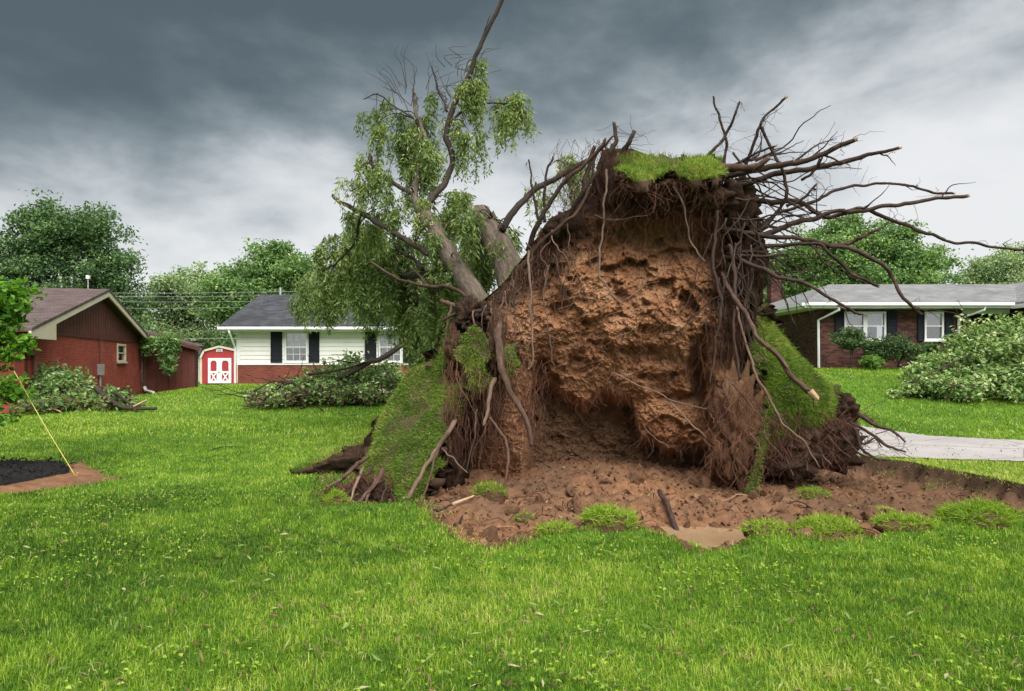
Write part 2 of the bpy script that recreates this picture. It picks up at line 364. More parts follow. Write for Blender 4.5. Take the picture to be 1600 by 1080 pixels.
M['shrub'] = leaf_mat('shrub_leaves', [(0, (0.0224, 0.0480, 0.0192)), (0.5, (0.0704, 0.1280, 0.0416)), (1, (0.1760, 0.2560, 0.0880))], 0.2)
M['lightshrub'] = leaf_mat('light_shrub_leaves', [(0, (0.0480, 0.1200, 0.0192)), (0.5, (0.1200, 0.2400, 0.0360)), (1, (0.2160, 0.3600, 0.0720))], 0.3)
M['litter'] = leaf_mat('blown_leaves', [(0, (0.06, 0.035, 0.018)), (0.35, (0.20, 0.14, 0.07)), (0.6, (0.10, 0.17, 0.03)), (0.85, (0.22, 0.28, 0.08)), (1, (0.38, 0.34, 0.20))], 0.2)
M['deadleaf'] = leaf_mat('dead_leaves', [(0, (0.05, 0.034, 0.02)), (0.5, (0.13, 0.085, 0.05)), (1, (0.25, 0.17, 0.10))], 0.2)

def brick_mat(name, c1, c2, mortar, rot):
    k = NT(name); v = k.obj((1, 1, 1), rot)
    b = k.n('ShaderNodeTexBrick', {'Vector': v, 'Color1': (*c1, 1), 'Color2': (*c2, 1), 'Mortar': (*mortar, 1), 'Scale': 1.0, 'Mortar Size': 0.006, 'Mortar Smooth': 0.3, 'Bias': -0.1, 'Brick Width': 0.215, 'Row Height': 0.075})
    f = k.noise(1.3, 5, 0.6); c = k.mix(1.0, b.outputs['Color'], k.ramp(f, [(0.3, (0.75, 0.75, 0.75)), (0.7, (1.2, 1.2, 1.2))]), 'MULTIPLY')
    h = k.math('SUBTRACT', 1.0, b.outputs['Fac'])
    return k.end(k.pbr(c, 0.9, 0.15, k.bump(k.math('ADD', h, k.math('MULTIPLY', k.noise(60, 3), 0.25)), 0.7, 0.012)))
def shingle_mat(name, c1, c2, rot):
    k = NT(name); v = k.obj((1, 1, 1), rot)
    b = k.n('ShaderNodeTexBrick', {'Vector': v, 'Color1': (*c1, 1), 'Color2': (*c2, 1), 'Mortar': (*[x * 0.45 for x in c1], 1), 'Scale': 1.0, 'Mortar Size': 0.008, 'Mortar Smooth': 0.6, 'Bias': 0.0, 'Brick Width': 0.32, 'Row Height': 0.145})
    f = k.noise(0.8, 5, 0.65); c = k.mix(1.0, b.outputs['Color'], k.ramp(f, [(0.3, (0.78, 0.78, 0.78)), (0.7, (1.2, 1.2, 1.2))]), 'MULTIPLY')
    return k.end(k.pbr(c, 0.92, 0.15, k.bump(k.math('ADD', k.math('SUBTRACT', 1.0, b.outputs['Fac']), k.math('MULTIPLY', k.noise(90, 3), 0.5)), 0.6, 0.015)))
M['white'] = plain('white_paint', (0.74, 0.745, 0.73), 0.5, 0.35, 0.05, 1.6)
M['siding'] = plain('cream_siding', (0.74, 0.735, 0.69), 0.6, 0.25, 0.07, 1.2)
M['cream'] = plain('cream_trim', (0.56, 0.49, 0.38), 0.6, 0.3, 0.08, 2.0)
M['shutter'] = plain('black_shutter_paint', (0.010, 0.012, 0.018), 0.6, 0.2, 0.2, 4)
M['brown'] = plain('brown_boards', (0.105, 0.034, 0.026), 0.75, 0.2, 0.22, 2.5, 0.3)
M['brownmetal'] = plain('brown_metal', (0.10, 0.045, 0.035), 0.45, 0.4, 0.1, 4)
M['red'] = plain('red_barn_paint', (0.33, 0.035, 0.040), 0.6, 0.3, 0.12, 2)
M['greymetal'] = plain('galvanised_metal', (0.42, 0.43, 0.43), 0.45, 0.5, 0.1, 6, 0.0, 0.6)
M['wire'] = plain('grey_wire', (0.30, 0.31, 0.31), 0.5, 0.4, 0.1, 4)
M['beige'] = plain('beige_siding', (0.46, 0.42, 0.36), 0.7, 0.2, 0.1, 2)
M['rope'] = plain('yellow_rope', (0.50, 0.46, 0.11), 0.7, 0.2, 0.15, 40, 0.4)
M['curtain'] = plain('window_blind', (0.62, 0.63, 0.60), 0.8, 0.2, 0.05, 3)
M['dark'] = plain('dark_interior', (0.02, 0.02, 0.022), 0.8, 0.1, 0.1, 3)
k = NT('window_glass'); M['glass'] = k.end(k.n('ShaderNodeMixShader', {0: 0.25, 1: k.n('ShaderNodeBsdfTransparent', {0: (0.80, 0.83, 0.84, 1)}).outputs[0], 2: k.n('ShaderNodeBsdfGlossy', {'Roughness': 0.03}).outputs[0]}))
k = NT('old_concrete'); f = k.noise(0.8, 6, 0.65); g = k.noise(40, 6, 0.7); vr = k.n('ShaderNodeTexVoronoi', {'Vector': k.obj(), 'Scale': 0.55, 'Randomness': 1.0}, feature='DISTANCE_TO_EDGE').outputs['Distance']
c = k.mix(k.math('MULTIPLY', g, 0.5), k.ramp(f, [(0.3, (0.27, 0.25, 0.245)), (0.7, (0.40, 0.375, 0.37))]), (0.24, 0.22, 0.212))
c = k.mix(k.ramp(vr, [(0.0, (0.75, 0.75, 0.75)), (0.012, (0, 0, 0))]), c, (0.10, 0.09, 0.075))
M['concrete'] = k.end(k.pbr(c, 0.9, 0.15, k.bump(g, 0.4, 0.01)))
k = NT('black_mulch'); g = k.noise(28, 6, 0.75)
M['mulch'] = k.end(k.pbr(k.ramp(g, [(0.35, (0.006, 0.006, 0.006)), (0.7, (0.032, 0.030, 0.029))]), 0.9, 0.2, k.bump(g, 1.0, 0.05)))
k = NT('muddy_water'); f = k.noise(3, 4)
M['mud'] = k.end(k.pbr(k.ramp(f, [(0.3, (0.25, 0.160, 0.092)), (0.7, (0.30, 0.20, 0.118))]), 0.03, 0.6, k.bump(k.noise(7, 2), 0.05, 0.01)))

# ------------------------------------------------------------------ terrain
def Tz(X, Y):
    X = np.asarray(X, float); Y = np.asarray(Y, float)
    r = ss(3, 9, X)
    return 1.28 * ss(13.5, 25.5, Y) * r + 0.55 * ss(17, 28, Y) * ss(-16, -11.8, X) * (1 - r) * (1 - 0.9 * ss(34, 42, Y)) + 0.045 * n2(X, Y, 0.25, 2, 3)
def gnd(x, y):
    """ground point under a photo pixel"""
    Y = 1654.0 / max(y - HZ, 4)
    for _ in range(40):
        X = (x - 800) / F * Y; Y = 0.5 * Y + 0.5 * (CH - float(Tz(X, Y))) * F / max(y - HZ, 4)
    return np.array([(x - 800) / F * Y, Y, float(Tz((x - 800) / F * Y, Y))])
def g2(pts): return [tuple(gnd(*p)[:2]) for p in pts]
SOIL = g2([(600, 794), (640, 792), (668, 812), (692, 838), (725, 862), (790, 868), (840, 846), (890, 838), (1000, 838), (1040, 850), (1075, 872), (1140, 870), (1180, 848), (1240, 846), (1300, 856), (1350, 852), (1390, 840), (1470, 828), (1560, 815), (1680, 800), (1760, 795),
           (1760, 792), (1680, 778), (1600, 764), (1540, 750), (1480, 739), (1420, 727), (1370, 719), (1325, 714), (1290, 700), (1200, 690), (1000, 690), (820, 690), (700, 700), (640, 735), (575, 745), (520, 768), (490, 798), (540, 797)])
MULCH_C = gnd(-22, 750)[:2]
def soil_sd(X, Y): return seg_dist(X, Y, SOIL) + 0.17 * n2(X, Y, 1.2, 3, 21) + 0.10 * n2(X, Y, 4.5, 3, 22)
def mulch_sd(X, Y):
    return 1.24 - np.hypot((X - MULCH_C[0]) * 0.92, (Y - MULCH_C[1]) * 1.05) + 0.22 * n2(X, Y, 1.6, 4, 5)
DRIVE = [(5.2, 11.15), (6.9, 10.75), (8.6, 10.35), (12, 9.6), (20, 8.0), (20, 10.1), (13.0, 12.0), (10.2, 12.95), (8.6, 14.0), (7.3, 16.4), (6.2, 19.0), (4.6, 24.0), (3.0, 24.0), (3.6, 17), (4.4, 13)]
def drive_sd(X, Y): return seg_dist(X, Y, DRIVE) + 0.05 * n2(X, Y, 2.5, 2, 41)
def ground_h(X, Y):
    z = Tz(X, Y); s = soil_sd(X, Y); ins = ss(0.0, 0.10, s)
    lump = 0.055 * fbm(np.stack([X, Y, 0 * X], -1), 2.2, 5, 0.62, 60) + 0.03 * np.abs(fbm(np.stack([X, Y, 0 * X + 3], -1), 7.0, 3, 0.6, 66))
    step = -0.17 * ss(2.6, 4.2, X) * (0.45 * ss(0, 0.05, s) + 0.55 * ss(0.0, 0.30, s + 0.12 * n2(X, Y, 3.0, 3, 27))) - 0.07 * ss(0, 0.5, s)
    crm = 0.050 * crumbly(X, Y, 350) if np.ndim(X) and np.size(X) > 50 else 0.0
    heap = 0.20 * np.exp(-((X - 1.2) / 1.6) ** 2 - ((Y - 9.6) / 0.8) ** 2) + 0.10 * np.exp(-((X + 0.2) / 0.7) ** 2 - ((Y - 7.1) / 0.5) ** 2)
    dip = -0.30 * np.exp(-((X - PUD[0]) / 0.46) ** 2 - ((Y - PUD[1]) / 0.50) ** 2)
    rim = 0.05 * np.exp(-(s / 0.12) ** 2)
    fl = -0.03 * ss(-0.05, 0.1, mulch_sd(X, Y))
    return z + ins * (lump * 2.4 + crm + step + heap + dip) + rim * (s > -0.4) + fl
PUD = gnd(1112, 818)[:2]
def axis(lo, hi, a, b, fine, mid):
    L = [a]; s = fine
    while L[-1] > lo: s = min(s * 1.16, 14); L.append(L[-1] - s)
    Rr = [b]; s = fine
    while Rr[-1] < hi: s = min(s * 1.16, 14); Rr.append(Rr[-1] + s)
    return np.array(sorted(L[1:]) + list(np.arange(a, b, fine)) + Rr)
gx = axis(-330, 330, -2.6, 7.4, 0.04, 0.2); gy = axis(-40, 620, 5.4, 11.6, 0.036, 0.2)
GX, GY = np.meshgrid(gx, gy); GZ = ground_h(GX, GY)
GV = np.stack([GX, GY, GZ], -1).reshape(-1, 3); GF = grid_faces(len(gy), len(gx))
sdv = soil_sd(GX, GY).ravel(); fs = sdv[GF].mean(1)
def sub(V, Fc, mask, name, mat, attr=None):
    Fm = Fc[mask]; u, inv = np.unique(Fm, return_inverse=True)
    return add(name, V[u], inv.reshape(Fm.shape), mat, None, True, {k_: a_[u] for k_, a_ in (attr or {}).items()})
lawn = tag(sub(GV, GF, fs <= 0, 'lawn', M['lawn']), kind='structure')
rim_top = np.clip(1 - ss(0.0, 0.35, sdv), 0, 1) * 0.8 + 0.35 * ss(3.0, 4.5, GX.ravel())
soilobj = tag(sub(GV, GF, fs > 0, 'bare_soil', M['crumb'], {'top': np.clip(rim_top, 0, 1)}), kind='structure')
def flat_patch(name, sdfun, x0, x1, y0, y1, step, lift, mat, lump=0.0):
    X, Y = np.meshgrid(np.arange(x0, x1, step), np.arange(y0, y1, step)); Z = ground_h(X, Y) + lift
    if lump: Z = Z - lift + lift * ss(0.0, 0.22, sdfun(X, Y)) - 0.006
    if lump: Z = Z + lump * np.abs(fbm(np.stack([X, Y, 0 * X], -1), 14, 3, 0.6, 71)) + 0.04 * ss(0, 0.4, sdfun(X, Y))
    Fc = grid_faces(*X.shape); s = sdfun(X, Y).ravel()
    return sub(np.stack([X, Y, Z], -1).reshape(-1, 3), Fc, s[Fc].mean(1) > 0, name, mat, {'top': np.zeros(X.size)})
tag(flat_patch('driveway', drive_sd, 2.5, 20, 7.8, 24.2, 0.09, 0.022, M['concrete']), kind='structure')
tag(flat_patch('bare_earth_ring', lambda X, Y: mulch_sd(X, Y) + 0.16 * ss(-0.2, 0.8, X - MULCH_C[0]) - 0.02 + 0.30 * n2(X, Y, 2.5, 4, 6), -9.4, -4.9, 6.8, 11.2, 0.05, 0.045, M['crumb'], 0.02), kind='structure')
tag(flat_patch('mulch_bed', lambda X, Y: mulch_sd(X, Y) - 0.10 - 0.25 * ss(0.3, 1.2, X - MULCH_C[0]), -9.4, -4.9, 6.8, 11.2, 0.03, 0.085, M['mulch'], 0.10), kind='structure')
n = 5000; X = rng.uniform(-9.4, -4.9, n); Y = rng.uniform(6.8, 11.2, n); m = mulch_sd(X, Y) - 0.12 - 0.25 * ss(0.3, 1.2, X - MULCH_C[0]) > 0; X, Y = X[m], Y[m]; n = len(X)
V, Fc = leaves(np.stack([X, Y, ground_h(X, Y) + rng.uniform(0.10, 0.19, n)], -1), rng.normal(size=(n, 3)) + [0, 0, 0.8], rng.uniform(0.03, 0.09, n), rng.uniform(0.012, 0.03, n), rng)
tag(add('mulch_chips', V, Fc, M['mulch']), 'black bark chips of the mulch bed', 'mulch', kind='stuff')
# muddy water lying in the dip
th = np.linspace(0, 2 * math.pi, 48, endpoint=False); rr = 0.62 + 0.1 * np.sin(3 * th + 1) + 0.06 * np.sin(5 * th)
pz = float(ground_h(PUD[0], PUD[1])) + 0.15
pv = np.vstack([[(PUD[0], PUD[1], pz)], np.stack([PUD[0] + rr * np.cos(th), PUD[1] + rr * np.sin(th), np.full(48, pz)], -1)])
tag(add('puddle_water', pv, [(0, i + 1, (i + 1) % 48 + 1) for i in range(48)], M['mud']), kind='structure')

# ------------------------------------------------------------------ lawn grass (stuff)
def keep_grass(X, Y):
    m = (soil_sd(X, Y) < 0.05) & (drive_sd(X, Y) < 0.02) & (mulch_sd(X, Y) + 0.16 * ss(-0.2, 0.8, X - MULCH_C[0]) - 0.02 + 0.30 * n2(X, Y, 2.5, 4, 6) < rng.uniform(-0.12, 0.22, X.shape))
    m &= ~((X > -1.9) & (X < 4.4) & (Y > 9.6) & (Y < 12.0))
    return m
def grass_band(y0, y1, dens, h, wd, seg):
    area = (y1 - y0) * (0.78 * (y0 + y1) + 2.0); n = int(area * dens)
    Y = rng.uniform(y0, y1, n); X = rng.uniform(-1, 1, n) * (0.78 * Y + 1.0)
    m = keep_grass(X, Y); X, Y = X[m], Y[m]; n = len(X)
    P = np.stack([X, Y, ground_h(X, Y) - 0.005], -1)
    big = n2(X, Y, 0.9, 4, 91); sm = n2(X, Y, 6.0, 3, 92)
    H = h * (1 + 0.35 * rng.normal(size=n).clip(-2, 2) * 0.6 + 0.35 * sm); W = wd * rng.uniform(0.7, 1.3, n)
    V, Fc, k_ = blades(P, H, W, rng.uniform(0.1, 0.95, n), rng, None, seg)
    yell = 0.30 * ss(4.0, 7.0, X) * (1 - ss(10.6, 12, Y))
    c = np.clip(0.48 + 0.40 * n2(X, Y, 0.28, 3, 95) + 0.34 * big + 0.42 * sm + rng.normal(size=n) * 0.18 + yell, 0, 0.93)
    c = np.where(rng.random(n) < 0.035, 0.98, c)
    return V, Fc, np.repeat(c, k_)
gb = QB()
for a in ((2.7, 5.0, 6500, 0.046, 0.0048, 2), (5.0, 8.0, 3600, 0.048, 0.0062, 2), (8.0, 14.0, 1400, 0.050, 0.011, 1), (14.0, 30.0, 260, 0.065, 0.024, 1), (30.0, 60.0, 26, 0.075, 0.07, 1)):
    gb.put(*grass_band(*a))
tag(gb.build('lawn_grass', M['grass']), 'short green lawn grass', 'grass', kind='stuff')
# broad clover leaves among the grass
n = 9000; Y = rng.uniform(2.8, 11, n); X = rng.uniform(-1, 1, n) * (0.78 * Y + 0.6); m = keep_grass(X, Y) & (n2(X, Y, 0.7, 3, 97) > 0.0); X, Y = X[m], Y[m]; n = len(X)
P = np.stack([X, Y, ground_h(X, Y) + rng.uniform(0.03, 0.065, n)], -1)
V, Fc = leaves(P, np.array([0, 0, 1.0]) + rng.normal(size=(n, 3)) * 0.35, rng.uniform(0.016, 0.034, n), rng.uniform(0.014, 0.03, n), rng)
tag(add('clover', V, Fc, M['grass'], None, False, {'rnd': np.repeat(rng.uniform(0.45, 0.85, n), 4)}), 'broad clover leaves growing in the lawn', 'clover', kind='stuff')

n = 5600; Y = 2.8 + 17 * rng.random(n) ** 1.2; X = rng.uniform(-1, 1, n) * (0.78 * Y + 0.6); m = n2(X, Y, 0.6, 3, 98) > -0.15; X, Y = X[m], Y[m]; n = len(X)
P = np.stack([X, Y, ground_h(X, Y) + rng.uniform(0.02, 0.055, n)], -1)
V, Fc = leaves(P, np.array([0, 0, 1.0]) + rng.normal(size=(n, 3)) * 0.5, rng.uniform(0.03, 0.085, n), rng.uniform(0.008, 0.022, n), rng)
tag(add('leaf_litter', V, Fc, M['litter'], None, False, {'rnd': np.repeat(rng.random(n), 4)}), 'storm blown leaves scattered over the lawn', 'leaf litter', kind='stuff')

# ------------------------------------------------------------------ buildings
def euler_for(fr_u):
    """mapping rotation that lays the wall's own (along, up) on the brick texture's x, y"""
    ph = math.atan2(fr_u[1], fr_u[0])
    return tuple((Matrix.Rotation(R(90), 3, 'X') @ Matrix.Rotation(-ph, 3, 'Z')).to_euler('XYZ'))
def ring(fr, name, a0, a1, z0, z1, wd, d0, d1, mat, parent):
    o = [(a0, z0), (a1, z0), (a1, z1), (a0, z1)]; i = [(a0 + wd, z0 + wd), (a1 - wd, z0 + wd), (a1 - wd, z1 - wd), (a0 + wd, z1 - wd)]
    V = [fr.p(a, d, z) for d in (d1, d0) for L in (o, i) for a, z in L]
    Fc = []
    for q in range(4):
        r_ = (q + 1) % 4
        Fc += [(q, r_, 4 + r_, 4 + q), (8 + r_, 8 + q, 12 + q, 12 + r_), (q, 8 + q, 8 + r_, r_), (4 + r_, 12 + r_, 12 + q, 4 + q)]
    return add(name, V, Fc, mat, parent)
def window(fr, a0, a1, z0, z1, parent, cols=2, rows=2, fw=0.06, blind=0.5, mat=None, sill=True):
    wnd = ring(fr, 'window', a0, a1, z0, z1, fw, -0.08, 0.035, mat or M['white'], parent); zm = (z0 + z1) / 2
    fr.box('meeting_rail', a0 + fw, a1 - fw, -0.05, 0.012, zm - 0.025, zm + 0.025, mat or M['white'], wnd)
    for q, (lo, hi, d) in enumerate(((zm + 0.025, z1 - fw, -0.02), (z0 + fw, zm - 0.025, -0.04))):
        fr.box('pane', a0 + fw, a1 - fw, d - 0.006, d, lo, hi, M['glass'], wnd)
        for c_ in range(1, cols):
            x = a0 + fw + (a1 - a0 - 2 * fw) * c_ / cols; fr.box('muntin', x - 0.009, x + 0.009, d + 0.001, d + 0.012, lo, hi, mat or M['white'], wnd)
        for c_ in range(1, rows):
            z = lo + (hi - lo) * c_ / rows; fr.box('muntin', a0 + fw, a1 - fw, d + 0.002, d + 0.0135, z - 0.009, z + 0.009, mat or M['white'], wnd)
    zb = z1 - fw - (z1 - z0 - 2 * fw) * blind
    fr.box('blind', a0 + fw, a1 - fw, -0.17, -0.16, zb, z1 - fw, M['curtain'], wnd)
    if sill: fr.box('sill', a0 - 0.05, a1 + 0.05, 0.036, 0.09, z0 - 0.05, z0 + 0.012, mat or M['white'], wnd)
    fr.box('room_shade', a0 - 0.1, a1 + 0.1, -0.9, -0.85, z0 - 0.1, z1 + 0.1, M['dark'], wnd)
    return wnd
def shutter(fr, a0, a1, z0, z1, parent):
    s = ring(fr, 'shutter', a0, a1, z0, z1, 0.05, 0.036, 0.075, M['shutter'], parent); n_ = int((z1 - z0 - 0.1) / 0.055)
    zs = np.linspace(z0 + 0.05, z1 - 0.05, 2 * n_ + 1); V = []; Fc = []
    for i, z in enumerate(zs):
        d = 0.062 if i % 2 == 0 else 0.052; V += [fr.p(a0 + 0.05, d, z), fr.p(a1 - 0.05, d, z)]
    for i in range(len(zs) - 1): Fc.append((2 * i, 2 * i + 1, 2 * i + 3, 2 * i + 2))
    add('louvre', V, Fc, M['shutter'], s); return s
def wall_around(fr, a0, a1, z0, z1, d0, d1, openings, zo0, zo1, mat, parent):
    """a wall with a row of openings of one height"""
    fr.box('wall', a0, a1, d0, d1, z0, zo0, mat, parent); fr.box('wall', a0, a1, d0, d1, zo1, z1, mat, parent); x = a0
    for b0, b1 in list(openings) + [(a1, a1)]:
        if b0 > x: fr.box('wall', x, b0, d0, d1, zo0, zo1, mat, parent)
        x = b1
def pipe(pts, r, mat, parent, name='downspout'):
    V, Fc = tube(np.array(pts, float), r, 6); return add(name, V, Fc, mat, parent)
def slab(name, quad, thick, mat, parent):
    """a roof plane with thickness, given its upper corners"""
    q = np.array(quad, float); n_ = norm(np.cross(q[1] - q[0], q[2] - q[1])); n_ = n_ if n_[2] > 0 else -n_; k_ = len(q)
    V = np.vstack([q, q - np.array([0, 0, thick])])
    Fc = [tuple(range(k_)), tuple(range(2 * k_ - 1, k_ - 1, -1))] + [(i, i + k_, (i + 1) % k_ + k_, (i + 1) % k_) for i in range(k_)]
    return add(name, V, Fc, mat, parent)

# --- white sided house behind the fallen crown
WB = brick_mat('red_brick_wainscot', (0.17, 0.042, 0.030), (0.23, 0.062, 0.042), (0.20, 0.13, 0.11), (R(90), 0, 0))
WS = shingle_mat('charcoal_shingles', (0.040, 0.043, 0.048), (0.066, 0.070, 0.077), (0, 0, 0))
wh = thing('white_house', (-6, 30, 0.5), 'low white house with dark grey roof behind the fallen crown', 'house')
f = Fr((-12.03, 30.0, 0), (1, 0, 0), (0, -1, 0)); L = 15.0
f.box('brick_wainscot', 0, L, -0.2, 0.05, 0.2, 1.40, WB, wh)
f.box('ledge', -0.02, L, -0.15, 0.085, 1.40, 1.45, M['white'], wh)
wins = [(-9.98 + 12.03, -8.97 + 12.03), (-5.85 + 12.03, -4.84 + 12.03), (-1.6 + 12.03, -0.6 + 12.03)]
core = thing('siding_wall', (-6, 30, 1.4), None, None); setp(core, wh)
wall_around(f, 0, L, 1.45, 3.0, -0.2, 0, wins, 1.52, 2.85, M['siding'], core)
rows_ = 8; rh = 1.52 / rows_
for i in range(rows_):
    z0 = 1.452 + i * rh; z1 = z0 + rh - 0.004
    cuts = [(0.1, L)] if (z1 < 1.50 or z0 > 2.9) else [(a, b) for a, b in zip([0.1] + [w_[1] + 0.02 for w_ in wins], [w_[0] - 0.02 for w_ in wins] + [L])]
    for a, b in cuts:
        V = [f.p(a, 0.034, z0), f.p(b, 0.034, z0), f.p(b, 0.010, z1), f.p(a, 0.010, z1), f.p(a, 0.002, z0), f.p(b, 0.002, z0), f.p(b, 0.002, z1), f.p(a, 0.002, z1)]
        add('siding_plank', V, [(0, 1, 2, 3), (0, 4, 5, 1), (7, 3, 2, 6), (1, 5, 6, 2), (0, 3, 7, 4)], M['siding'], core)
f.box('corner_trim', -0.06, 0.10, -0.1, 0.05, 1.452, 2.98, M['white'], wh)
for a, b in wins:
    window(f, a, b, 1.52, 2.85, wh, 3, 2, 0.07, 0.55)
    shutter(f, a - 0.60, a - 0.10, 1.50, 2.87, wh) if True else None
    shutter(f, b + 0.06, b + 0.52, 1.50, 2.87, wh)
f.box('side_wall', 0.0, 0.2, -8.6, -0.21, 0.2, 3.0, M['siding'], wh)
f.poly('gable_wall', [(-8.6, 3.0), (-0.2, 3.0), (-4.3, 4.65)], -0.15, -0.02, M['siding'], wh) if False else None
gf = Fr((-12.03, 30.0, 0), (0, 1, 0), (-1, 0, 0)); gf.poly('gable', [(0.2, 3.0), (8.6, 3.0), (4.2, 4.6)], -0.15, 0.0, M['siding'], wh)
XL, XR = -12.62, 3.5
rf = slab('roof', [(XL, 29.45, 3.10), (XR, 29.45, 3.10), (XR, 34.2, 4.90), (XL, 34.2, 4.90)], 0.10, WS, wh)
slab('roof', [(XL, 38.9, 3.10), (XL, 34.2, 4.902), (XR, 34.2, 4.902), (XR, 38.9, 3.10)], 0.10, WS, wh)
add('fascia', boxv((XL, 29.40, 2.86), (XR, 29.447, 3.03)), BF, M['white'], wh)
add('gutter', boxv((XL - 0.02, 29.27, 2.93), (XR, 29.398, 3.045)), BF, M['white'], wh)
add('soffit', boxv((XL + 0.05, 29.45, 2.86), (XR, 29.99, 2.885)), BF, M['white'], wh)
pipe([(XL + 0.45, 29.33, 2.92), (XL + 0.47, 29.34, 2.80), (-12.12, 29.88, 2.15), (-12.12, 29.88, 0.6)], 0.045, M['white'], wh)
V, Fc = tube([(-11.6, 34.2, 4.85), (-11.6, 34.2, 5.25)], 0.06, 8); add('roof_vent', V, Fc, M['greymetal'], wh)

# --- red brick house with a brown gable on the left
u_ = norm(np.array([-17.88 + 14.35, 33.0 - 20.1, 0])); n_ = np.array([u_[1], -u_[0], 0]); Lw = float(np.hypot(3.53, 12.9))
lh = thing('brick_house', (-18, 26, 0), 'red brick house with brown gable boards and cream rake trim', 'house')
f = Fr((-14.35, 20.1, 0), u_, n_)
LB = brick_mat('red_brick', (0.28, 0.050, 0.036), (0.37, 0.075, 0.052), (0.28, 0.14, 0.12), euler_for(u_))
LB2 = brick_mat('red_brick_return', (0.215, 0.045, 0.030), (0.30, 0.068, 0.045), (0.22, 0.12, 0.10), euler_for(n_))
LS = shingle_mat('brown_shingles', (0.085, 0.062, 0.060), (0.125, 0.095, 0.092), (0, 0, -math.atan2(n_[1], n_[0])))
ZT, ZP = 2.42, 4.12
def s_at(px_):
    k_ = (px_ - 800) / F; return float((k_ * 20.1 + 14.35) / (u_[0] - k_ * u_[1]))
wa, wb = s_at(182.5), s_at(196)
wz0 = CH + (HZ - 566) / F * (20.1 + u_[1] * wa); wz1 = CH + (HZ - 537) / F * (20.1 + u_[1] * wa)
wall_around(f, 0, Lw, -0.3, ZT, -0.25, 0, [(wa, wb)], wz0, min(wz1, ZT - 0.06), LB, lh)
window(f, wa, wb, wz0, min(wz1, ZT - 0.06), lh, 1, 1, 0.09, 0.3, M['cream'])
f.box('gable_sill', -0.03, Lw + 0.03, 0.0, 0.05, ZT, ZT + 0.09, M['brown'], lh)
gb_ = f.poly('gable', [(0, ZT + 0.09), (Lw, ZT + 0.09), (Lw / 2, ZP)], -0.25, 0, M['brown'], lh)
bw = 0.305; k_ = int(Lw / bw)
for i in range(k_):
    a = 0.02 + i * bw; b = min(a + bw - 0.022, Lw - 0.02); hz = lambda s: ZT + 0.09 + (ZP - ZT - 0.09) * (1 - abs(s - Lw / 2) / (Lw / 2)) - 0.03
    if min(hz(a), hz(b)) < ZT + 0.12: continue
    pts = [(a, ZT + 0.093), (b, ZT + 0.093), (b, hz(b))] + ([(Lw / 2, hz(Lw / 2))] if a < Lw / 2 < b else []) + [(a, hz(a))]
    f.poly('gable_board', pts, 0.002, 0.024, M['brown'], gb_)
# side wall under the near eave, then the roof
f2 = Fr((-14.35, 20.1, 0), -n_, -u_)
f2.box('side_wall', 0.0, 13.0, -0.25, 0.0, -0.3, ZT + 0.05, LB2, lh)
ov, dp = 0.62, 13.4; pk = (ZP - ZT) / (Lw / 2); ze = ZT + 0.10 - ov * pk
c = lambda s, d, z: f.p(s, d, z)
slab('roof', [c(-ov, 0.42, ze + 0.16), c(Lw / 2, 0.42, ZP + 0.25), c(Lw / 2, -dp, ZP + 0.25), c(-ov, -dp, ze + 0.16)], 0.09, LS, lh)
slab('roof', [c(Lw / 2, 0.42, ZP + 0.252), c(Lw + ov, 0.42, ze + 0.16), c(Lw + ov, -dp, ze + 0.16), c(Lw / 2, -dp, ZP + 0.252)], 0.09, LS, lh)
f.poly('rake_board', [(-ov, ze - 0.14), (-ov + 1.9, ze - 0.14), (-ov + 1.9, ze - 0.12 + 1.9 * pk), (Lw / 2, ZP - 0.03), (Lw / 2, ZP + 0.157), (-ov, ze + 0.067)], 0.33, 0.40, M['cream'], lh)
f.poly('rake_board', [(Lw / 2, ZP - 0.03), (Lw + ov, ze - 0.12), (Lw + ov, ze + 0.067), (Lw / 2, ZP + 0.157)], 0.332, 0.402, M['cream'], lh)
f.poly('soffit', [(-ov, ze + 0.04), (Lw / 2, ZP + 0.12), (Lw / 2, ZP + 0.14), (-ov, ze + 0.06)], 0.0, 0.328, M['brown'], lh)
f.poly('soffit', [(Lw / 2, ZP + 0.12), (Lw + ov, ze + 0.04), (Lw + ov, ze + 0.06), (Lw / 2, ZP + 0.14)], 0.0, 0.328, M['brown'], lh)
sb = s_at(154); f.box('meter_box', sb - 0.17, sb + 0.17, 0.003, 0.16, 1.02, 1.45, M['greymetal'], lh)
pipe([f.p(sb, 0.06, -0.1), f.p(sb, 0.06, 1.02)], 0.035, M['greymetal'], lh, 'conduit'); pipe([f.p(sb, 0.05, 1.45), f.p(sb, 0.05, 2.6)], 0.018, M['brownmetal'], lh, 'conduit')
pipe([f.p(-0.45, 0.10, ze + 0.02), f.p(-0.35, 0.12, 1.9), f.p(0.5, 0.07, 1.75), f.p(0.55, 0.07, 1.55), f.p(0.55, 0.07, 0)], 0.07, M['brownmetal'], lh)
pipe([f.p(Lw + 0.3, 0.2, ze), f.p(Lw - 0.1, 0.16, 1.75), f.p(Lw - 0.12, 0.12, 0.35)], 0.07, M['brownmetal'], lh)
pipe([f.p(Lw - 0.12, 0.12, 0.35), f.p(Lw - 0.15, 0.2, 0.16), f.p(Lw - 0.9, 0.7, 0.08)], 0.075, M['white'], lh, 'downspout_elbow')
pipe([f.p(Lw / 2 + 0.25, -0.4, ZP), f.p(Lw / 2 + 0.25, -0.4, ZP + 0.72)], 0.02, M['greymetal'], lh, 'service_mast')
add('mast_cap', boxv(tuple(f.p(Lw / 2 + 0.25, -0.4, ZP + 0.72) - 0.055), tuple(f.p(Lw / 2 + 0.25, -0.4, ZP + 0.74) + 0.055)), BF, M['white'], lh)
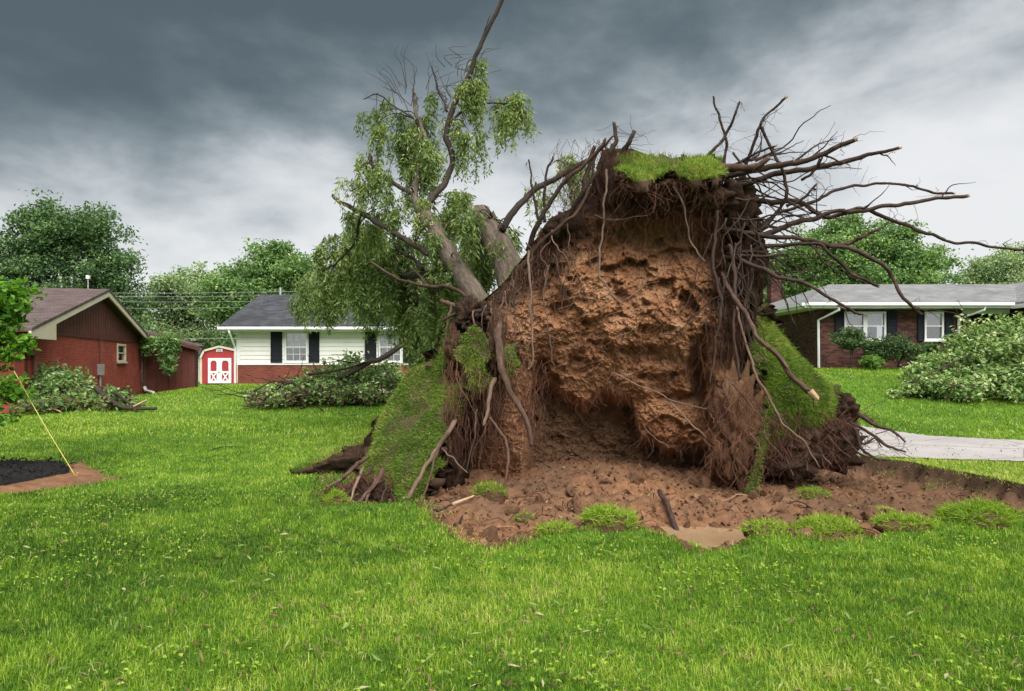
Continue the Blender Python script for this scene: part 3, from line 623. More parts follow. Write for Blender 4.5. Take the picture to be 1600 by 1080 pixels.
# brown lean-to wing facing the lawn
f3 = Fr(f.p(Lw + 0.02, 0.0, 0), n_, -u_)
wg = f3.poly('wing_wall', [(0, -0.2), (2.35, -0.2), (2.35, 2.28), (0, 2.95)], -0.9, 0.0, M['brown'], lh)
for i in range(8): f3.poly('wing_board', [(0.02 + i * 0.29, 0.0), (0.29 + i * 0.29, 0.0), (0.29 + i * 0.29, 2.90 - (0.29 + i * 0.29) * 0.285), (0.02 + i * 0.29, 2.90 - (0.02 + i * 0.29) * 0.285)], 0.002, 0.022, M['brown'], wg)
q = lambda a, d, z: f3.p(a, d, z)
slab('wing_roof', [q(-0.3, 0.30, 3.12), q(2.62, 0.30, 2.31), q(2.62, -1.2, 2.35), q(-0.3, -1.2, 3.18)], 0.10, LS, lh)
f3.poly('wing_fascia', [(-0.1, 2.84), (2.62, 2.07), (2.62, 2.20), (-0.1, 2.97)], 0.25, 0.295, M['brown'], lh)

# --- red barn shed
sh = thing('garden_shed', (-19.7, 46, 0.08), 'small red barn shed with white double doors at the back', 'shed')
f = Fr((-19.7, 46.0, 0.06), (1, 0, 0), (0, -1, 0)); K = 46 / F
prof = [((x - 343) * K, (599.5 - y) * K) for x, y in ((313.5, 599.5), (371.5, 599.5), (372, 559), (367, 547.5), (343, 542), (319.5, 548.5), (314, 560))]
f.poly('shed_wall', prof, -3.0, 0.0, M['red'], sh)
for (a, b) in ((2, 3), (3, 4), (4, 5), (5, 6)):
    (x0, z0), (x1, z1) = prof[a], prof[b]; n2_ = norm(np.array([z0 - z1, x1 - x0])); n2_ = n2_ if n2_[1] > 0 else -n2_
    f.poly('roof_panel', [(x0, z0), (x1, z1), (x1 + n2_[0] * 0.08, z1 + n2_[1] * 0.08), (x0 + n2_[0] * 0.08, z0 + n2_[1] * 0.08)], -3.1, 0.06, WS, sh)
    f.poly('roof_trim', [(x0 - n2_[0] * .05, z0 - n2_[1] * .05), (x1 - n2_[0] * .05, z1 - n2_[1] * .05), (x1 + n2_[0] * 0.085, z1 + n2_[1] * 0.085), (x0 + n2_[0] * 0.085, z0 + n2_[1] * 0.085)], 0.062, 0.09, M['cream'], sh)
f.box('corner_trim', prof[0][0] - 0.02, prof[0][0] + 0.10, 0.004, 0.04, 0, prof[6][1], M['cream'], sh)
f.box('corner_trim', prof[1][0] - 0.06, prof[1][0] + 0.05, 0.004, 0.04, 0, prof[2][1], M['cream'], sh)
gv = f.box('gable_vent', -0.20, 0.20, 0.004, 0.04, 2.14, 2.34, M['white'], sh)
for i in range(4): f.box('slat', -0.16, 0.16, 0.042, 0.055, 2.165 + i * 0.045, 2.185 + i * 0.045, M['greymetal'], gv)
for sx in (-1, 1):
    a0, a1 = (-0.76, -0.005) if sx < 0 else (0.005, 0.80)
    d = ring(f, 'door', a0, a1, 0.03, 1.72, 0.17, 0.01, 0.05, M['white'], sh)
    f.box('door_panel', a0 + 0.171, a1 - 0.171, 0.005, 0.022, 0.2, 1.55, M['red'], d)
    f.box('door_rail', a0 + 0.171, a1 - 0.171, 0.023, 0.048, 0.72, 0.84, M['white'], d)
    x0, x1 = a0 + 0.171, a1 - 0.171
    f.poly('cross_brace', [(x0, 0.2), (x0 + 0.10, 0.2), (x1, 0.72), (x1 - 0.10, 0.72)], 0.024, 0.044, M['white'], d)
    f.poly('cross_brace', [(x1 - 0.10, 0.2), (x1, 0.2), (x0 + 0.10, 0.72), (x0, 0.72)], 0.0245, 0.0462, M['white'], d)
    for zc in (0.06,): f.box('handle', (a1 - 0.07) if sx < 0 else (a0 + 0.03), (a1 - 0.03) if sx < 0 else (a0 + 0.07), 0.051, 0.08, 0.72, 0.84, M['greymetal'], d)
    # arched heads of the red upper panels
    for cx_, sg in ((x0, 1), (x1, -1)):
        f.poly('corner_block', [(cx_, 1.55), (cx_, 1.40), (cx_ + sg * 0.05, 1.50), (cx_ + sg * 0.13, 1.55)][::sg], 0.024, 0.047, M['white'], d)
bs = thing('beige_outbuilding', (-25, 52, 0), 'beige outbuilding glimpsed left of the red shed', 'outbuilding')
f = Fr((-29, 52, 0), (1, 0, 0), (0, -1, 0)); f.box('wall', 0, 5.25, -4, 0, -0.1, 2.05, M['beige'], bs)
for i in range(8): f.box('siding_plank', 0.02, 5.23, 0.002, 0.02, 0.1 + i * 0.24, 0.32 + i * 0.24, M['beige'], bs)
slab('roof', [(-29.2, 51.6, 2.12), (-23.5, 51.6, 2.12), (-24.5, 54, 3.0), (-29.2, 54, 3.0)], 0.1, WS, bs)

# --- dark brick house on the right
RB = brick_mat('dark_mixed_brick', (0.050, 0.026, 0.022), (0.165, 0.066, 0.050), (0.075, 0.060, 0.055), (R(90), 0, 0))
RBs = brick_mat('dark_mixed_brick_return', (0.050, 0.026, 0.022), (0.165, 0.066, 0.050), (0.075, 0.060, 0.055), euler_for((0, 1, 0)))
RS = shingle_mat('grey_shingles', (0.155, 0.158, 0.160), (0.215, 0.218, 0.220), (0, 0, 0))
RS2 = shingle_mat('grey_shingles_turned', (0.155, 0.158, 0.160), (0.215, 0.218, 0.220), (0, 0, R(90)))
rh_ = thing('dark_brick_house', (16, 30, 1.2), 'dark brick house with light grey hip roof on the right', 'house')
f = Fr((12.15, 27.0, 0), (1, 0, 0), (0, -1, 0)); X0 = 12.15
wz = (2.385, 3.52)
wall_around(f, 0, 5.65, 0.9, 3.74, -0.25, 0, [(13.13 - X0, 14.78 - X0), (16.30 - X0, 17.06 - X0)], wz[0], wz[1], RB, rh_)
for a, b in ((13.13, 13.955), (13.957, 14.78), (16.30, 17.06)): window(f, a - X0, b - X0, wz[0], wz[1], rh_, 1, 1, 0.075, 0.5)
for a, b in ((12.76, 13.10), (14.81, 15.20), (16.02, 16.27), (17.10, 17.42)): shutter(f, a - X0, b - X0, 2.36, 3.55, rh_)
f.box('side_wall', 0.0, 0.25, -9.0, -0.251, 0.9, 3.74, RBs, rh_)
f.box('porch_wall', 5.4, 8.6, -2.4, -2.2, 0.9, 3.74, RB, rh_); f.box('porch_side', 5.4, 5.649, -2.19, -0.251, 0.9, 3.74, RBs, rh_)
f.box('porch_beam', 5.66, 7.6, -0.3, -0.1, 3.45, 3.70, M['white'], rh_)
E = 3.86
A, B_, C_, D_ = (11.38, 26.38, E), (19.35, 26.38, E), (19.35, 36.4, E), (11.38, 36.4, E); R0, R1 = (14.6, 31.4, 5.10), (24.0, 31.4, 5.10)
slab('roof', [A, (24.0, 26.38, E), R1, R0], 0.08, RS, rh_); slab('roof', [D_, A, R0], 0.08, RS2, rh_); slab('roof', [(24.0, 36.4, E), D_, R0, R1], 0.08, RS, rh_)
for nm, a, b in (('fascia', (11.36, 26.33, E - 0.24), (19.3, 26.378, E - 0.085)), ('gutter', (11.34, 26.20, E - 0.15), (19.3, 26.328, E - 0.035)), ('fascia', (11.33, 26.38, E - 0.24), (11.378, 36.4, E - 0.085)), ('gutter', (11.2, 26.38, E - 0.15), (11.328, 36.4, E - 0.035)), ('soffit', (11.38, 26.40, E - 0.24), (19.3, 26.99, E - 0.21)), ('soffit', (11.38, 27.0, E - 0.24), (12.14, 36.3, E - 0.21))):
    add(nm, boxv(a, b), BF, M['white'], rh_)
pipe([(12.62, 26.3, E - 0.15), (12.6, 26.32, E - 0.32), (12.08, 26.93, 3.18), (12.10, 26.93, 1.3)], 0.05, M['white'], rh_)
pipe([(18.25, 26.3, E - 0.15), (18.2, 26.32, E - 0.32), (17.62, 26.93, 3.22), (17.62, 26.93, 1.4)], 0.05, M['white'], rh_)
wf = Fr((20.0, 24.2, 0), (1, 0, 0), (0, -1, 0)); wf.box('wing_wall', 0, 7, -9, 0, 0.9, 3.72, RB, rh_)
slab('wing_roof', [(19.45, 23.7, E - 0.02), (23.4, 23.7, 5.2), (23.4, 34, 5.2), (19.45, 34, E - 0.02)], 0.08, RS2, rh_)
slab('wing_roof', [(23.4, 23.7, 5.202), (27.4, 23.7, E - 0.02), (27.4, 34, E - 0.02), (23.4, 34, 5.202)], 0.08, RS2, rh_)
add('fascia', boxv((19.40, 23.7, E - 0.26), (19.447, 30, E - 0.105)), BF, M['white'], rh_)
f.box('chimney', 13.66 - X0, 14.22 - X0, -9.6, -9.0, 3.5, 5.95, RB, rh_)

# ------------------------------------------------------------------ standing trees, shrubs
def crown(lobes, ncl, per, size, aspect, sig, r, shell=0.55, up=0.5):
    """clumps of leaf faces spread through ellipsoid lobes; returns verts, faces, shade value, clump centres"""
    L = np.array(lobes, float); vol = L[:, 3] * L[:, 4] * L[:, 5]; pick = r.choice(len(L), ncl, p=vol / vol.sum())
    d = norm(r.normal(size=(ncl, 3))); rad = r.random(ncl) ** shell
    Cc = L[pick, :3] + d * rad[:, None] * L[pick, 3:]
    P = np.repeat(Cc, per, 0); cs = np.repeat(r.uniform(0.6, 1.5, ncl), per)[:, None]
    off = r.normal(size=P.shape).clip(-1.5, 1.5) * sig * cs * np.array([1, 1, 0.62]); P = P + off
    N = r.normal(size=P.shape) + np.array([0, 0, up]) + 0.5 * np.repeat(d, per, 0)
    n_ = len(P); V, Fc = leaves(P, N, size * r.uniform(0.6, 1.4, n_), size * aspect * r.uniform(0.6, 1.3, n_), r)
    a = np.clip(np.repeat(r.uniform(0.28, 0.66, ncl), per) + r.normal(size=n_) * 0.17, 0, 1)
    return V, Fc, np.repeat(a, 4), Cc
def px_lobes(Ls, Y, depth=0.8): return [((x - 800) / F * Y, Y + dy, CH + (HZ - y) / F * Y, rx * Y / F, rx * Y / F * depth, ry * Y / F) for x, y, rx, ry, dy in [(*l, 0) if len(l) == 4 else l for l in Ls]]
def tree(label, trunk_px, Y, Ls, ncl, per, size, sig, mat, seed, group, r0=0.3, cat='tree', aspect=0.7, name='tree', fork=0.45, shell=0.5):
    r = np.random.default_rng(seed); X = (trunk_px - 800) / F * Y; zb = float(Tz(X, Y))
    root = thing(name, (X, Y, zb), label, cat, group); lobes = px_lobes(Ls, Y)
    if name == 'tree':      # break every lobe up into smaller boughs
        sub_l = []
        for lx, ly, lz, ax_, ay_, az_ in lobes:
            sub_l.append((lx, ly, lz, ax_ * 0.72, ay_ * 0.72, az_ * 0.72))
            for _ in range(9):
                dv = norm(r.normal(size=3)); k_ = r.uniform(0.2, 0.42); sub_l.append((lx + dv[0] * ax_ * 0.86, ly + dv[1] * ay_ * 0.86, lz + dv[2] * az_ * 0.86, ax_ * k_, ay_ * k_, az_ * k_ * 0.75))
        V, Fc, a, Cc = crown(sub_l, ncl, per, size, aspect, sig, r, shell)
    else: V, Fc, a, Cc = crown(lobes, ncl, per, size, aspect, sig, r, shell)
    add('crown', V, Fc, mat, root, False, {'rnd': a})
    top = np.mean([l[:3] for l in lobes], 0); base = np.array([X, Y, zb - 0.2]); mid = base + (top - base) * fork + np.array([0.1, 0, 0])
    P = catmull([base, (base + mid) / 2 + r.normal(size=3) * 0.1 * r0 * 3 * [1, 1, 0], mid, base + (top - base) * 0.85], 14)
    V, Fc = bump_tube(P, r0 * np.linspace(1.15, 0.4, 14), 9, 0.12, seed); V[:9] = V[:9] + (V[:9] - base) * [0.25, 0.25, 0]
    tr = add('trunk', V, Fc, M['farbark'], root, True, {'rnd': np.full(len(V), 0.5)})
    tg = [np.array(l[:3]) for l in lobes] + [Cc[i] for i in r.choice(len(Cc), min(14, len(Cc)), replace=False)]
    for t_ in tg:
        s0 = P[int(r.integers(5, 12))]; m_ = (s0 + t_) / 2 + np.array([0, 0, 0.12]) * np.linalg.norm(t_ - s0)
        V, Fc = tube(catmull([s0, m_, t_], 8), r0 * np.linspace(0.34, 0.08, 8), 5); add('limb', V, Fc, M['farbark'], root, True, {'rnd': np.full(len(V), 0.5)})
    return root
BT = 'trees standing behind the houses'
tree('tall dark leafy tree towering over the brick house', 100, 52, [(60, 400, 95, 70), (130, 372, 75, 52), (172, 432, 58, 55), (30, 465, 85, 60), (118, 478, 90, 62), (196, 478, 40, 48), (70, 350, 52, 34), (-30, 410, 70, 70), (150, 535, 80, 40), (205, 415, 26, 26)], 700, 84, 0.24, 0.50, M['maple'], 1, BT, 0.5)
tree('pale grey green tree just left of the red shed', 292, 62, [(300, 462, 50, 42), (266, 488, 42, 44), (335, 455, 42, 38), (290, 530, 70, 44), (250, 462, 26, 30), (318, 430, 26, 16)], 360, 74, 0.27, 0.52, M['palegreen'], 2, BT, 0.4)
tree('light green tree rising behind the white house roof', 425, 56, [(430, 425, 50, 42), (395, 462, 62, 42), (466, 460, 46, 50), (425, 393, 34, 22), (368, 440, 34, 32), (470, 415, 30, 26), (360, 490, 40, 40)], 440, 76, 0.25, 0.50, M['midgreen'], 3, BT, 0.4)
tree('dark low tree behind the red shed', 330, 66, [(320, 555, 60, 30), (275, 560, 45, 28), (365, 550, 45, 32)], 190, 45, 0.4, 0.6, M['midgreen'], 4, BT, 0.3)
tree('broad green tree behind the dark brick house', 1330, 52, [(1325, 378, 62, 44), (1275, 402, 62, 42), (1395, 396, 58, 40), (1440, 415, 44, 36), (1235, 430, 45, 34), (1330, 343, 30, 16), (1385, 355, 34, 18), (1340, 440, 110, 30), (1215, 400, 24, 26)], 560, 80, 0.24, 0.50, M['midgreen'], 5, BT, 0.45)
tree('pale distant tree at the right edge above the garage roof', 1560, 72, [(1550, 425, 48, 24), (1600, 412, 42, 26), (1515, 438, 26, 20), (1580, 450, 60, 24), (1650, 420, 50, 34)], 320, 66, 0.28, 0.6, M['palegreen'], 6, BT, 0.4)
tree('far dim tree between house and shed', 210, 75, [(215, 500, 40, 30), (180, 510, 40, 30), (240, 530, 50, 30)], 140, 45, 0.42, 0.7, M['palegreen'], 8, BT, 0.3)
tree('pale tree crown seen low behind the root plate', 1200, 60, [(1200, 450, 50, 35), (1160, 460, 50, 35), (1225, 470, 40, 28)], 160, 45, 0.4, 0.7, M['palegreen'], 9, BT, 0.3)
tree('round clipped shrub on a thin stem by the brick wall', 1328, 25.6, [(1325, 530, 23, 15)], 60, 60, 0.085, 0.10, M['shrub'], 12, None, 0.035, 'shrub', 0.6, 'standard_shrub', 0.75)
tree('dark rounded shrub under the double window', 1400, 25.6, [(1400, 543, 30, 20), (1380, 550, 20, 16), (1420, 552, 20, 16)], 90, 60, 0.09, 0.12, M['shrub'], 13, None, 0.03, 'shrub', 0.6, 'shrub')
tree('dim shrub half hidden between clipped stem shrub and rounded shrub', 1362, 26.2, [(1362, 543, 16, 14)], 40, 55, 0.09, 0.10, M['shrub'], 16, None, 0.03, 'shrub', 0.6, 'shrub')
tree('low bright green shrub at the foot of dark shrubs', 1363, 25.0, [(1363, 566, 17, 9)], 45, 50, 0.08, 0.08, M['lightshrub'], 14, None, 0.02, 'shrub', 0.6, 'shrub')
tree('small dark shrub below the right house window', 1455, 26.0, [(1452, 548, 16, 14)], 40, 55, 0.09, 0.10, M['shrub'], 15, None, 0.02, 'shrub', 0.6, 'shrub')

# --- staked sapling on the left with its yellow guy rope
r = np.random.default_rng(31); sx, sy = (-34 - 800) / F * 9.2, 9.2
sap = thing('sapling', (sx, sy, 0), 'young bright green tree at the left edge in the mulch ring', 'tree')
V, Fc = bump_tube(catmull([(sx, sy, -0.05), (sx + 0.02, sy, 0.9), (sx + 0.05, sy, 1.8), (sx + 0.1, sy, 2.9)], 14), np.linspace(0.035, 0.012, 14), 8, 0.1, 3); add('trunk', V, Fc, M['farbark'], sap, True, {'rnd': np.full(len(V), .5)})
sl = px_lobes([(30, 470, 22, 22), (34, 548, 20, 16), (40, 608, 20, 9), (18, 462, 30, 26), (-10, 500, 40, 40), (30, 492, 18, 10), (22, 535, 20, 18), (0, 560, 22, 16), (18, 600, 26, 14), (-10, 620, 30, 25), (14, 612, 22, 14), (4, 655, 16, 5), (-40, 540, 50, 90)], 9.2)
V, Fc, a, Cc = crown(sl, 330, 13, 0.085, 0.85, 0.065, r, 0.6, 0.9); add('crown', V, Fc, M['sap'], sap, False, {'rnd': a})
for i in range(34):
    t_ = Cc[i]; s0 = np.array([sx + 0.04, sy, np.clip(t_[2] - 0.25, 0.8, 2.7)])
    V, Fc = tube(catmull([s0, (s0 + t_) / 2 + [0, 0, 0.06], t_], 6), np.linspace(0.009, 0.003, 6), 5); add('limb', V, Fc, M['farbark'], sap, True, {'rnd': np.full(len(V), .5)})
stk = gnd(118, 749)
V, Fc = tube(catmull([at(22, 580, 9.2), at(68, 662, 9.12), stk + [0, 0, 0.04]], 20), 0.0055, 6); tag(add('guy_rope', V, Fc, M['rope'], None, True), 'yellow rope running from sapling down to the ground', 'rope')
V, Fc = tube([stk + [0.0, 0, -0.1], stk + [0.03, 0, 0.09]], 0.014, 6); tag(add('ground_peg', V, Fc, M['wood'], None), 'short peg holding the yellow rope in the bare earth', 'peg')

# --- power lines
for i, (y0, y1, Y, lab) in enumerate(((447, 455, 44, 'topmost'), (452, 461, 44.4, 'second'), (459, 470, 44.8, 'third'), (470, 479, 45.2, 'lowest'))):
    pts = [at(-120, y0, Y), at(180, (y0 + y1) / 2 + 7, Y), at(520, y1, Y)]
    V, Fc = tube(catmull(pts, 18), 0.010, 5); tag(add('power_line', V, Fc, M['wire'], None, True), lab + ' of the four power lines crossing behind the brick house', 'power line', 'power lines')
V, Fc = tube(catmull([at(290, 529.5, 48), at(330, 529.2, 48), at(400, 528.5, 48)], 10), 0.013, 5); tag(add('power_line', V, Fc, M['wire'], None, True), 'single wire crossing just above the red shed', 'power line', 'power lines')

# ------------------------------------------------------------------ brush piles
def brush_pile(label, Ls, ncl, per, size, sig, mat, seed, sticks, aspect=0.5, dead=0.0, name='brush_pile', nst=26, up=0.6, spl=(0.3, 0.85)):
    """Ls: lobes (photo x, y, rx, ry, depth Y)"""
    r = np.random.default_rng(seed); lob = []
    for x, y, rx, ry, Y in Ls: lob += px_lobes([(x, y, rx, ry)], Y, 0.7)
    Lc = np.array(lob); b = Lc[:, :3].mean(0); zb = float(Tz(b[0], b[1])); root = thing(name, (b[0], b[1], zb), label, 'brush pile')
    V, Fc, a, Cc = crown(lob, int(ncl * 0.55), per, size, aspect, sig, r, 0.6, up); VB = [V]; AB = [a]; sprays = []
    for i in range(int(ncl * 0.42)):
        p = Cc[int(r.integers(len(Cc)))]; d = norm(np.array([r.normal(), r.normal() * 0.8 - 0.25, r.normal() * 0.35 + 0.12])); l_ = r.uniform(*spl); q = p + d * l_ - np.array([0, 0, 0.12 * l_ * l_]); k_ = int(22 + 16 * l_)
        t_ = r.uniform(0.15, 1.0, k_)[:, None]; Pl = p + (q - p) * t_ + r.normal(size=(k_, 3)) * 0.075
        v1, _ = leaves(Pl, r.normal(size=(k_, 3)) + [0, -0.3, up], size * r.uniform(.7, 1.3, k_), size * aspect * r.uniform(.7, 1.3, k_), r); VB.append(v1); AB.append(np.repeat(np.clip(r.uniform(.3, .75) + r.normal(size=k_) * .17, 0, 1), 4)); sprays.append((p, q))
    V = np.vstack(VB); a = np.concatenate(AB)
    V = V.reshape(-1, 4, 3); A4 = a.reshape(-1, 4); zg = Tz(V[:, :, 0], V[:, :, 1]).max(1); ok = V[:, :, 2].min(1) > zg + 0.01; V = V[ok]; A4 = A4[ok]
    hgt = V[:, :, 2].mean(1) - Tz(V[:, 0, 0], V[:, 0, 1]); dm = r.random(len(V)) < dead * (1 - ss(0.15, 0.9, hgt))
    for nm, mk, mt in (('foliage', ~dm, mat), ('dead_leaves', dm, M['deadleaf'])):
        if mk.any(): add(nm, V[mk].reshape(-1, 3), np.arange(4 * mk.sum()).reshape(-1, 4), mt, root, False, {'rnd': A4[mk].ravel()})
    for i in range(nst):
        p = Cc[i].copy(); q = Cc[int(r.integers(len(Cc)))].copy(); q = p + norm(np.array([r.normal(), r.normal() * 0.7 - 0.3, r.normal() * 0.32 + 0.16])) * r.uniform(0.7, 1.9)
        for z_ in (p, q): z_[2] = max(z_[2], float(Tz(z_[0], z_[1])) + 0.04)
        wood('branch', [p, (p + q) / 2 + r.normal(size=3) * 0.1, q], r.uniform(0.012, 0.035), 0.006, M['darkbark'], root, 5, 10, 0.12, seed + i, px=False)
    sq = QB()
    for p, q in sprays:
        V, Fc = tube(catmull([p, (p + q) / 2 + r.normal(size=3) * 0.05, q], 7), np.linspace(0.011, 0.004, 7), 4, False); sq.put(V, np.array(Fc), np.full(len(V), .5))
    tag(sq.build('twigs', M['farbark'], root, True), kind='stuff')
    for i, (pts, w0, w1, mt) in enumerate(sticks): wood('branch', pts, w0, w1, M[mt], root, 7, None, 0.05, seed + 50 + i, jag=0.03)
    return root
brush_pile('leafy brush pile heaped against the red brick house', [(60, 612, 40, 18, 20.6), (85, 588, 36, 18, 21.2), (30, 600, 40, 24, 20.8), (110, 602, 34, 18, 21.0), (135, 614, 36, 14, 20.6), (70, 628, 55, 10, 20.0), (165, 626, 44, 11, 20.6), (-30, 612, 50, 26, 20.5), (205, 628, 28, 8, 20.6)],
    330, 40, 0.15, 0.20, M['pile'], 41, [([(150, 606, 20.4), (168, 622, 20.2), (190, 636, 20.0), (215, 638, 19.9), (245, 638, 19.8)], 0.09, 0.045, 'darkbark'), ([(178, 612, 20.2), (196, 626, 20.0), (212, 641, 19.8)], 0.05, 0.03, 'darkbark'), ([(60, 640, 19.8), (70, 635, 19.8), (82, 638, 19.8), (96, 644, 19.7)], 0.03, 0.02, 'wood'),
     ([(205, 636, 19.9), (218, 630, 19.9), (230, 624, 20)], 0.04, 0.02, 'wood'), ([(120, 600, 20.6), (160, 612, 20.5), (205, 618, 20.6)], 0.03, 0.02, 'darkbark')], 0.5, 0.35)
brush_pile('brush pile of torn branches below the white house window', [(430, 618, 45, 9, 21.3), (480, 608, 45, 14, 21.8), (540, 594, 40, 20, 22.2), (590, 602, 45, 22, 22.2), (560, 615, 70, 14, 21.5), (400, 625, 30, 6, 21), (470, 620, 70, 9, 21), (625, 606, 30, 20, 22), (550, 572, 26, 18, 22.6), (600, 580, 26, 18, 22.6), (512, 588, 30, 16, 22.3)],
    380, 42, 0.15, 0.20, M['pile'], 43, [([(530, 592, 21.4), (571, 570, 21.6), (602, 557, 21.8), (643, 529, 22.2)], 0.075, 0.10, 'darkbark'), ([(425, 612, 20.9), (455, 598, 20.9), (478, 611, 20.8), (510, 606, 20.9), (530, 622, 20.8)], 0.03, 0.018, 'darkbark'), ([(480, 585, 21.4), (520, 580, 21.4), (575, 566, 21.5)], 0.04, 0.03, 'darkbark'),
     ([(395, 612, 20.9), (430, 596, 20.9), (470, 604, 20.9)], 0.025, 0.012, 'darkbark'), ([(600, 570, 21.5), (610, 590, 21.4), (622, 600, 21.3)], 0.03, 0.015, 'darkbark'), ([(460, 620, 20.7), (505, 612, 20.7), (560, 596, 20.9)], 0.03, 0.02, 'darkbark')], 0.5, 0.45, nst=75)
brush_pile('large heap of fallen branches with pale upturned leaves on the lawn', [(1560, 560, 70, 50, 19.6), (1620, 545, 70, 60, 20), (1490, 585, 60, 34, 19.4), (1440, 606, 50, 20, 19.0), (1580, 602, 80, 28, 18.6), (1500, 612, 70, 17, 18.5), (1405, 620, 32, 10, 18.6), (1640, 590, 60, 40, 18.5), (1545, 525, 50, 28, 20.4), (1505, 545, 40, 28, 20.4)],
    700, 56, 0.125, 0.17, M['palepile'], 47, [([(1420, 600, 18.7), (1470, 575, 18.8), (1520, 555, 19)], 0.03, 0.015, 'darkbark')], 0.55, 0.10, 'brush_pile', 40, 1.1)
# a torn branch hanging off the roof corner of the brick house
r = np.random.default_rng(51); hb = thing('hanging_branch', at(252, 560, 32.6), 'torn leafy branch hanging from the brick house roof corner', 'branch')
V, Fc, a, Cc = crown(px_lobes([(240, 536, 12, 10), (262, 540, 14, 14), (264, 562, 10, 22), (230, 545, 8, 12), (272, 532, 8, 8)], 32.4, 0.5), 60, 34, 0.2, 0.5, 0.16, r); add('foliage', V, Fc, M['midgreen'], hb, False, {'rnd': a})
wood('branch', [(226, 545, 32.6), (240, 530, 32.5), (258, 532, 32.4), (264, 560, 32.3)], 0.04, 0.015, M['darkbark'], hb)

# ------------------------------------------------------------------ the uprooted tree
ut = thing('uprooted_tree', (1.0, 9.6, 0.0), 'huge uprooted willow with its soil covered root plate standing on edge', 'uprooted tree')
# --- soil face of the root plate, row by row
ys_ = np.array([232, 262, 300, 316, 326, 340, 377, 410, 450, 480, 520, 560, 600, 640, 680, 720, 800.])
xl_ = np.array([945, 932, 928, 922, 892, 858, 832, 812, 782, 748, 724, 716, 716, 712, 706, 700, 690.])
xr_ = np.array([985, 1060, 1142, 1148, 1152, 1156, 1168, 1176, 1180, 1184, 1186, 1190, 1192, 1196, 1200, 1202, 1204.])
NR, NC = 320, 290
py = np.linspace(232, 800, NR)[:, None] + np.zeros((1, NC)); tt = np.linspace(0, 1, NC)[None, :] + np.zeros((NR, 1))
xl = np.interp(py, ys_, xl_) + 6 * n2(py * 0.05, py * 0, 1.0, 3, 5); xr = np.interp(py, ys_, xr_) + 6 * n2(py * 0.05, py * 0 + 9, 1.0, 3, 6)
pxx = xl + (xr - xl) * tt
e_l = pxx - xl; e_r = xr - pxx
Yd = 9.25 + 0.8 * (1 - ss(0, 120, e_l)) ** 2 + 0.5 * (1 - ss(0, 60, e_r)) ** 2 + 0.5 * (1 - ss(232, 330, py)) * 0
base_xz = np.stack([(pxx - 800) / F * 9.2, 0 * pxx, CH + (HZ - py) / F * 9.2], -1)
Yd -= 0.62 * np.exp(-((pxx - 985) / 150) ** 2 - ((py - 500) / 115) ** 2)
Yd -= 0.40 * np.exp(-((pxx - 1050) / 120) ** 2 - ((py - 318) / 26) ** 2)          # ledge under the sod cap
Yd += 0.30 * ss(340, 362, py) * (1 - ss(362, 450, py)) * ss(890, 950, pxx)
Yd -= 0.25 * np.exp(-((pxx - 760) / 45) ** 2 - ((py - 560) / 90) ** 2)
Yd -= 0.28 * np.exp(-((pxx - 800) / 40) ** 2 - ((py - 680) / 60) ** 2)
# jagged fallen-away hollow at the bottom
cx_ = np.array([812, 832, 850, 880, 914, 935, 950, 986, 994, 1002, 1020, 1044, 1080, 1106, 1112]); cy_ = np.array([740, 602, 596, 612, 632, 612, 606, 616, 650, 674, 682, 698, 698, 690, 760])
yc = np.interp(pxx, cx_, cy_) + 9 * n2(pxx, py * 0, 0.05, 3, 8)
inx = ss(812, 836, pxx) * (1 - ss(1098, 1114, pxx))
Yd += inx * 0.56 * ss(-4, 18, py - yc)
Yd += 0.08 * np.exp(-((pxx - 1055) / 45) ** 2 - ((py - 618) / 26) ** 2) + 0.30 * np.exp(-((pxx - 845) / 26) ** 2 - ((py - 590) / 30) ** 2)
# hanging column at right
colm = ss(1104, 1124, pxx + 10 * n2(pxx, py, 0.04, 2, 4)) * ss(560, 610, py)
Yd -= 0.75 * colm * (1 - 0.5 * ss(60, 0, e_r))
# dark cleft between bulge and right root band
Yd += 0.42 * np.exp(-((pxx - 1100 - 10 * np.sin(py * 0.03)) / 13) ** 2) * ss(500, 560, py) * (1 - ss(650, 700, py))
W3 = base_xz * [1, 1, 1.0]
warp = 0.35 * fbm(W3, 1.3, 3, 0.5, 31)
sp = (W3[..., 2] * 1.55 + 1.5 * fbm(W3 * [1, 1, 0.6], 1.1, 3, 0.55, 33) + 0.25 * W3[..., 0]) % 1.0
saw = np.where(sp < 0.86, 1 - sp / 0.86, (sp - 0.86) / 0.14)                      # scallops that overhang downwards
sp2 = (W3[..., 2] * 4.2 + 2.4 * fbm(W3 * [1, 1, 0.6], 2.3, 3, 0.55, 36) + 0.6 * W3[..., 0]) % 1.0
saw2 = np.where(sp2 < 0.82, 1 - sp2 / 0.82, (sp2 - 0.82) / 0.18)
mcl = 0.45 + 0.55 * ss(-0.2, 0.35, fbm(W3, 0.9, 2, 0.5, 38))
hol = ss(0.12, 0.5, fbm(W3 * [1, 1, 1.3], 2.0, 3, 0.5, 44))
rq = np.random.default_rng(19); pock = 0 * py
HOL = [(990, 428, 42, 24, .30), (1040, 452, 22, 14, .26), (1022, 424, 12, 5, .12), (925, 412, 16, 10, .2), (1075, 478, 14, 24, .28), (1010, 548, 30, 10, .2), (900, 566, 24, 12, .2), (1068, 622, 26, 9, .12), (850, 588, 22, 30, .3), (884, 482, 20, 9, .14), (950, 540, 22, 10, .16), (1090, 560, 16, 30, .25), (1055, 395, 20, 9, .16), (1120, 440, 14, 30, .2), (868, 425, 16, 8, .12), (960, 500, 26, 9, .12), (820, 660, 16, 12, .2), (1030, 590, 24, 9, .18)]
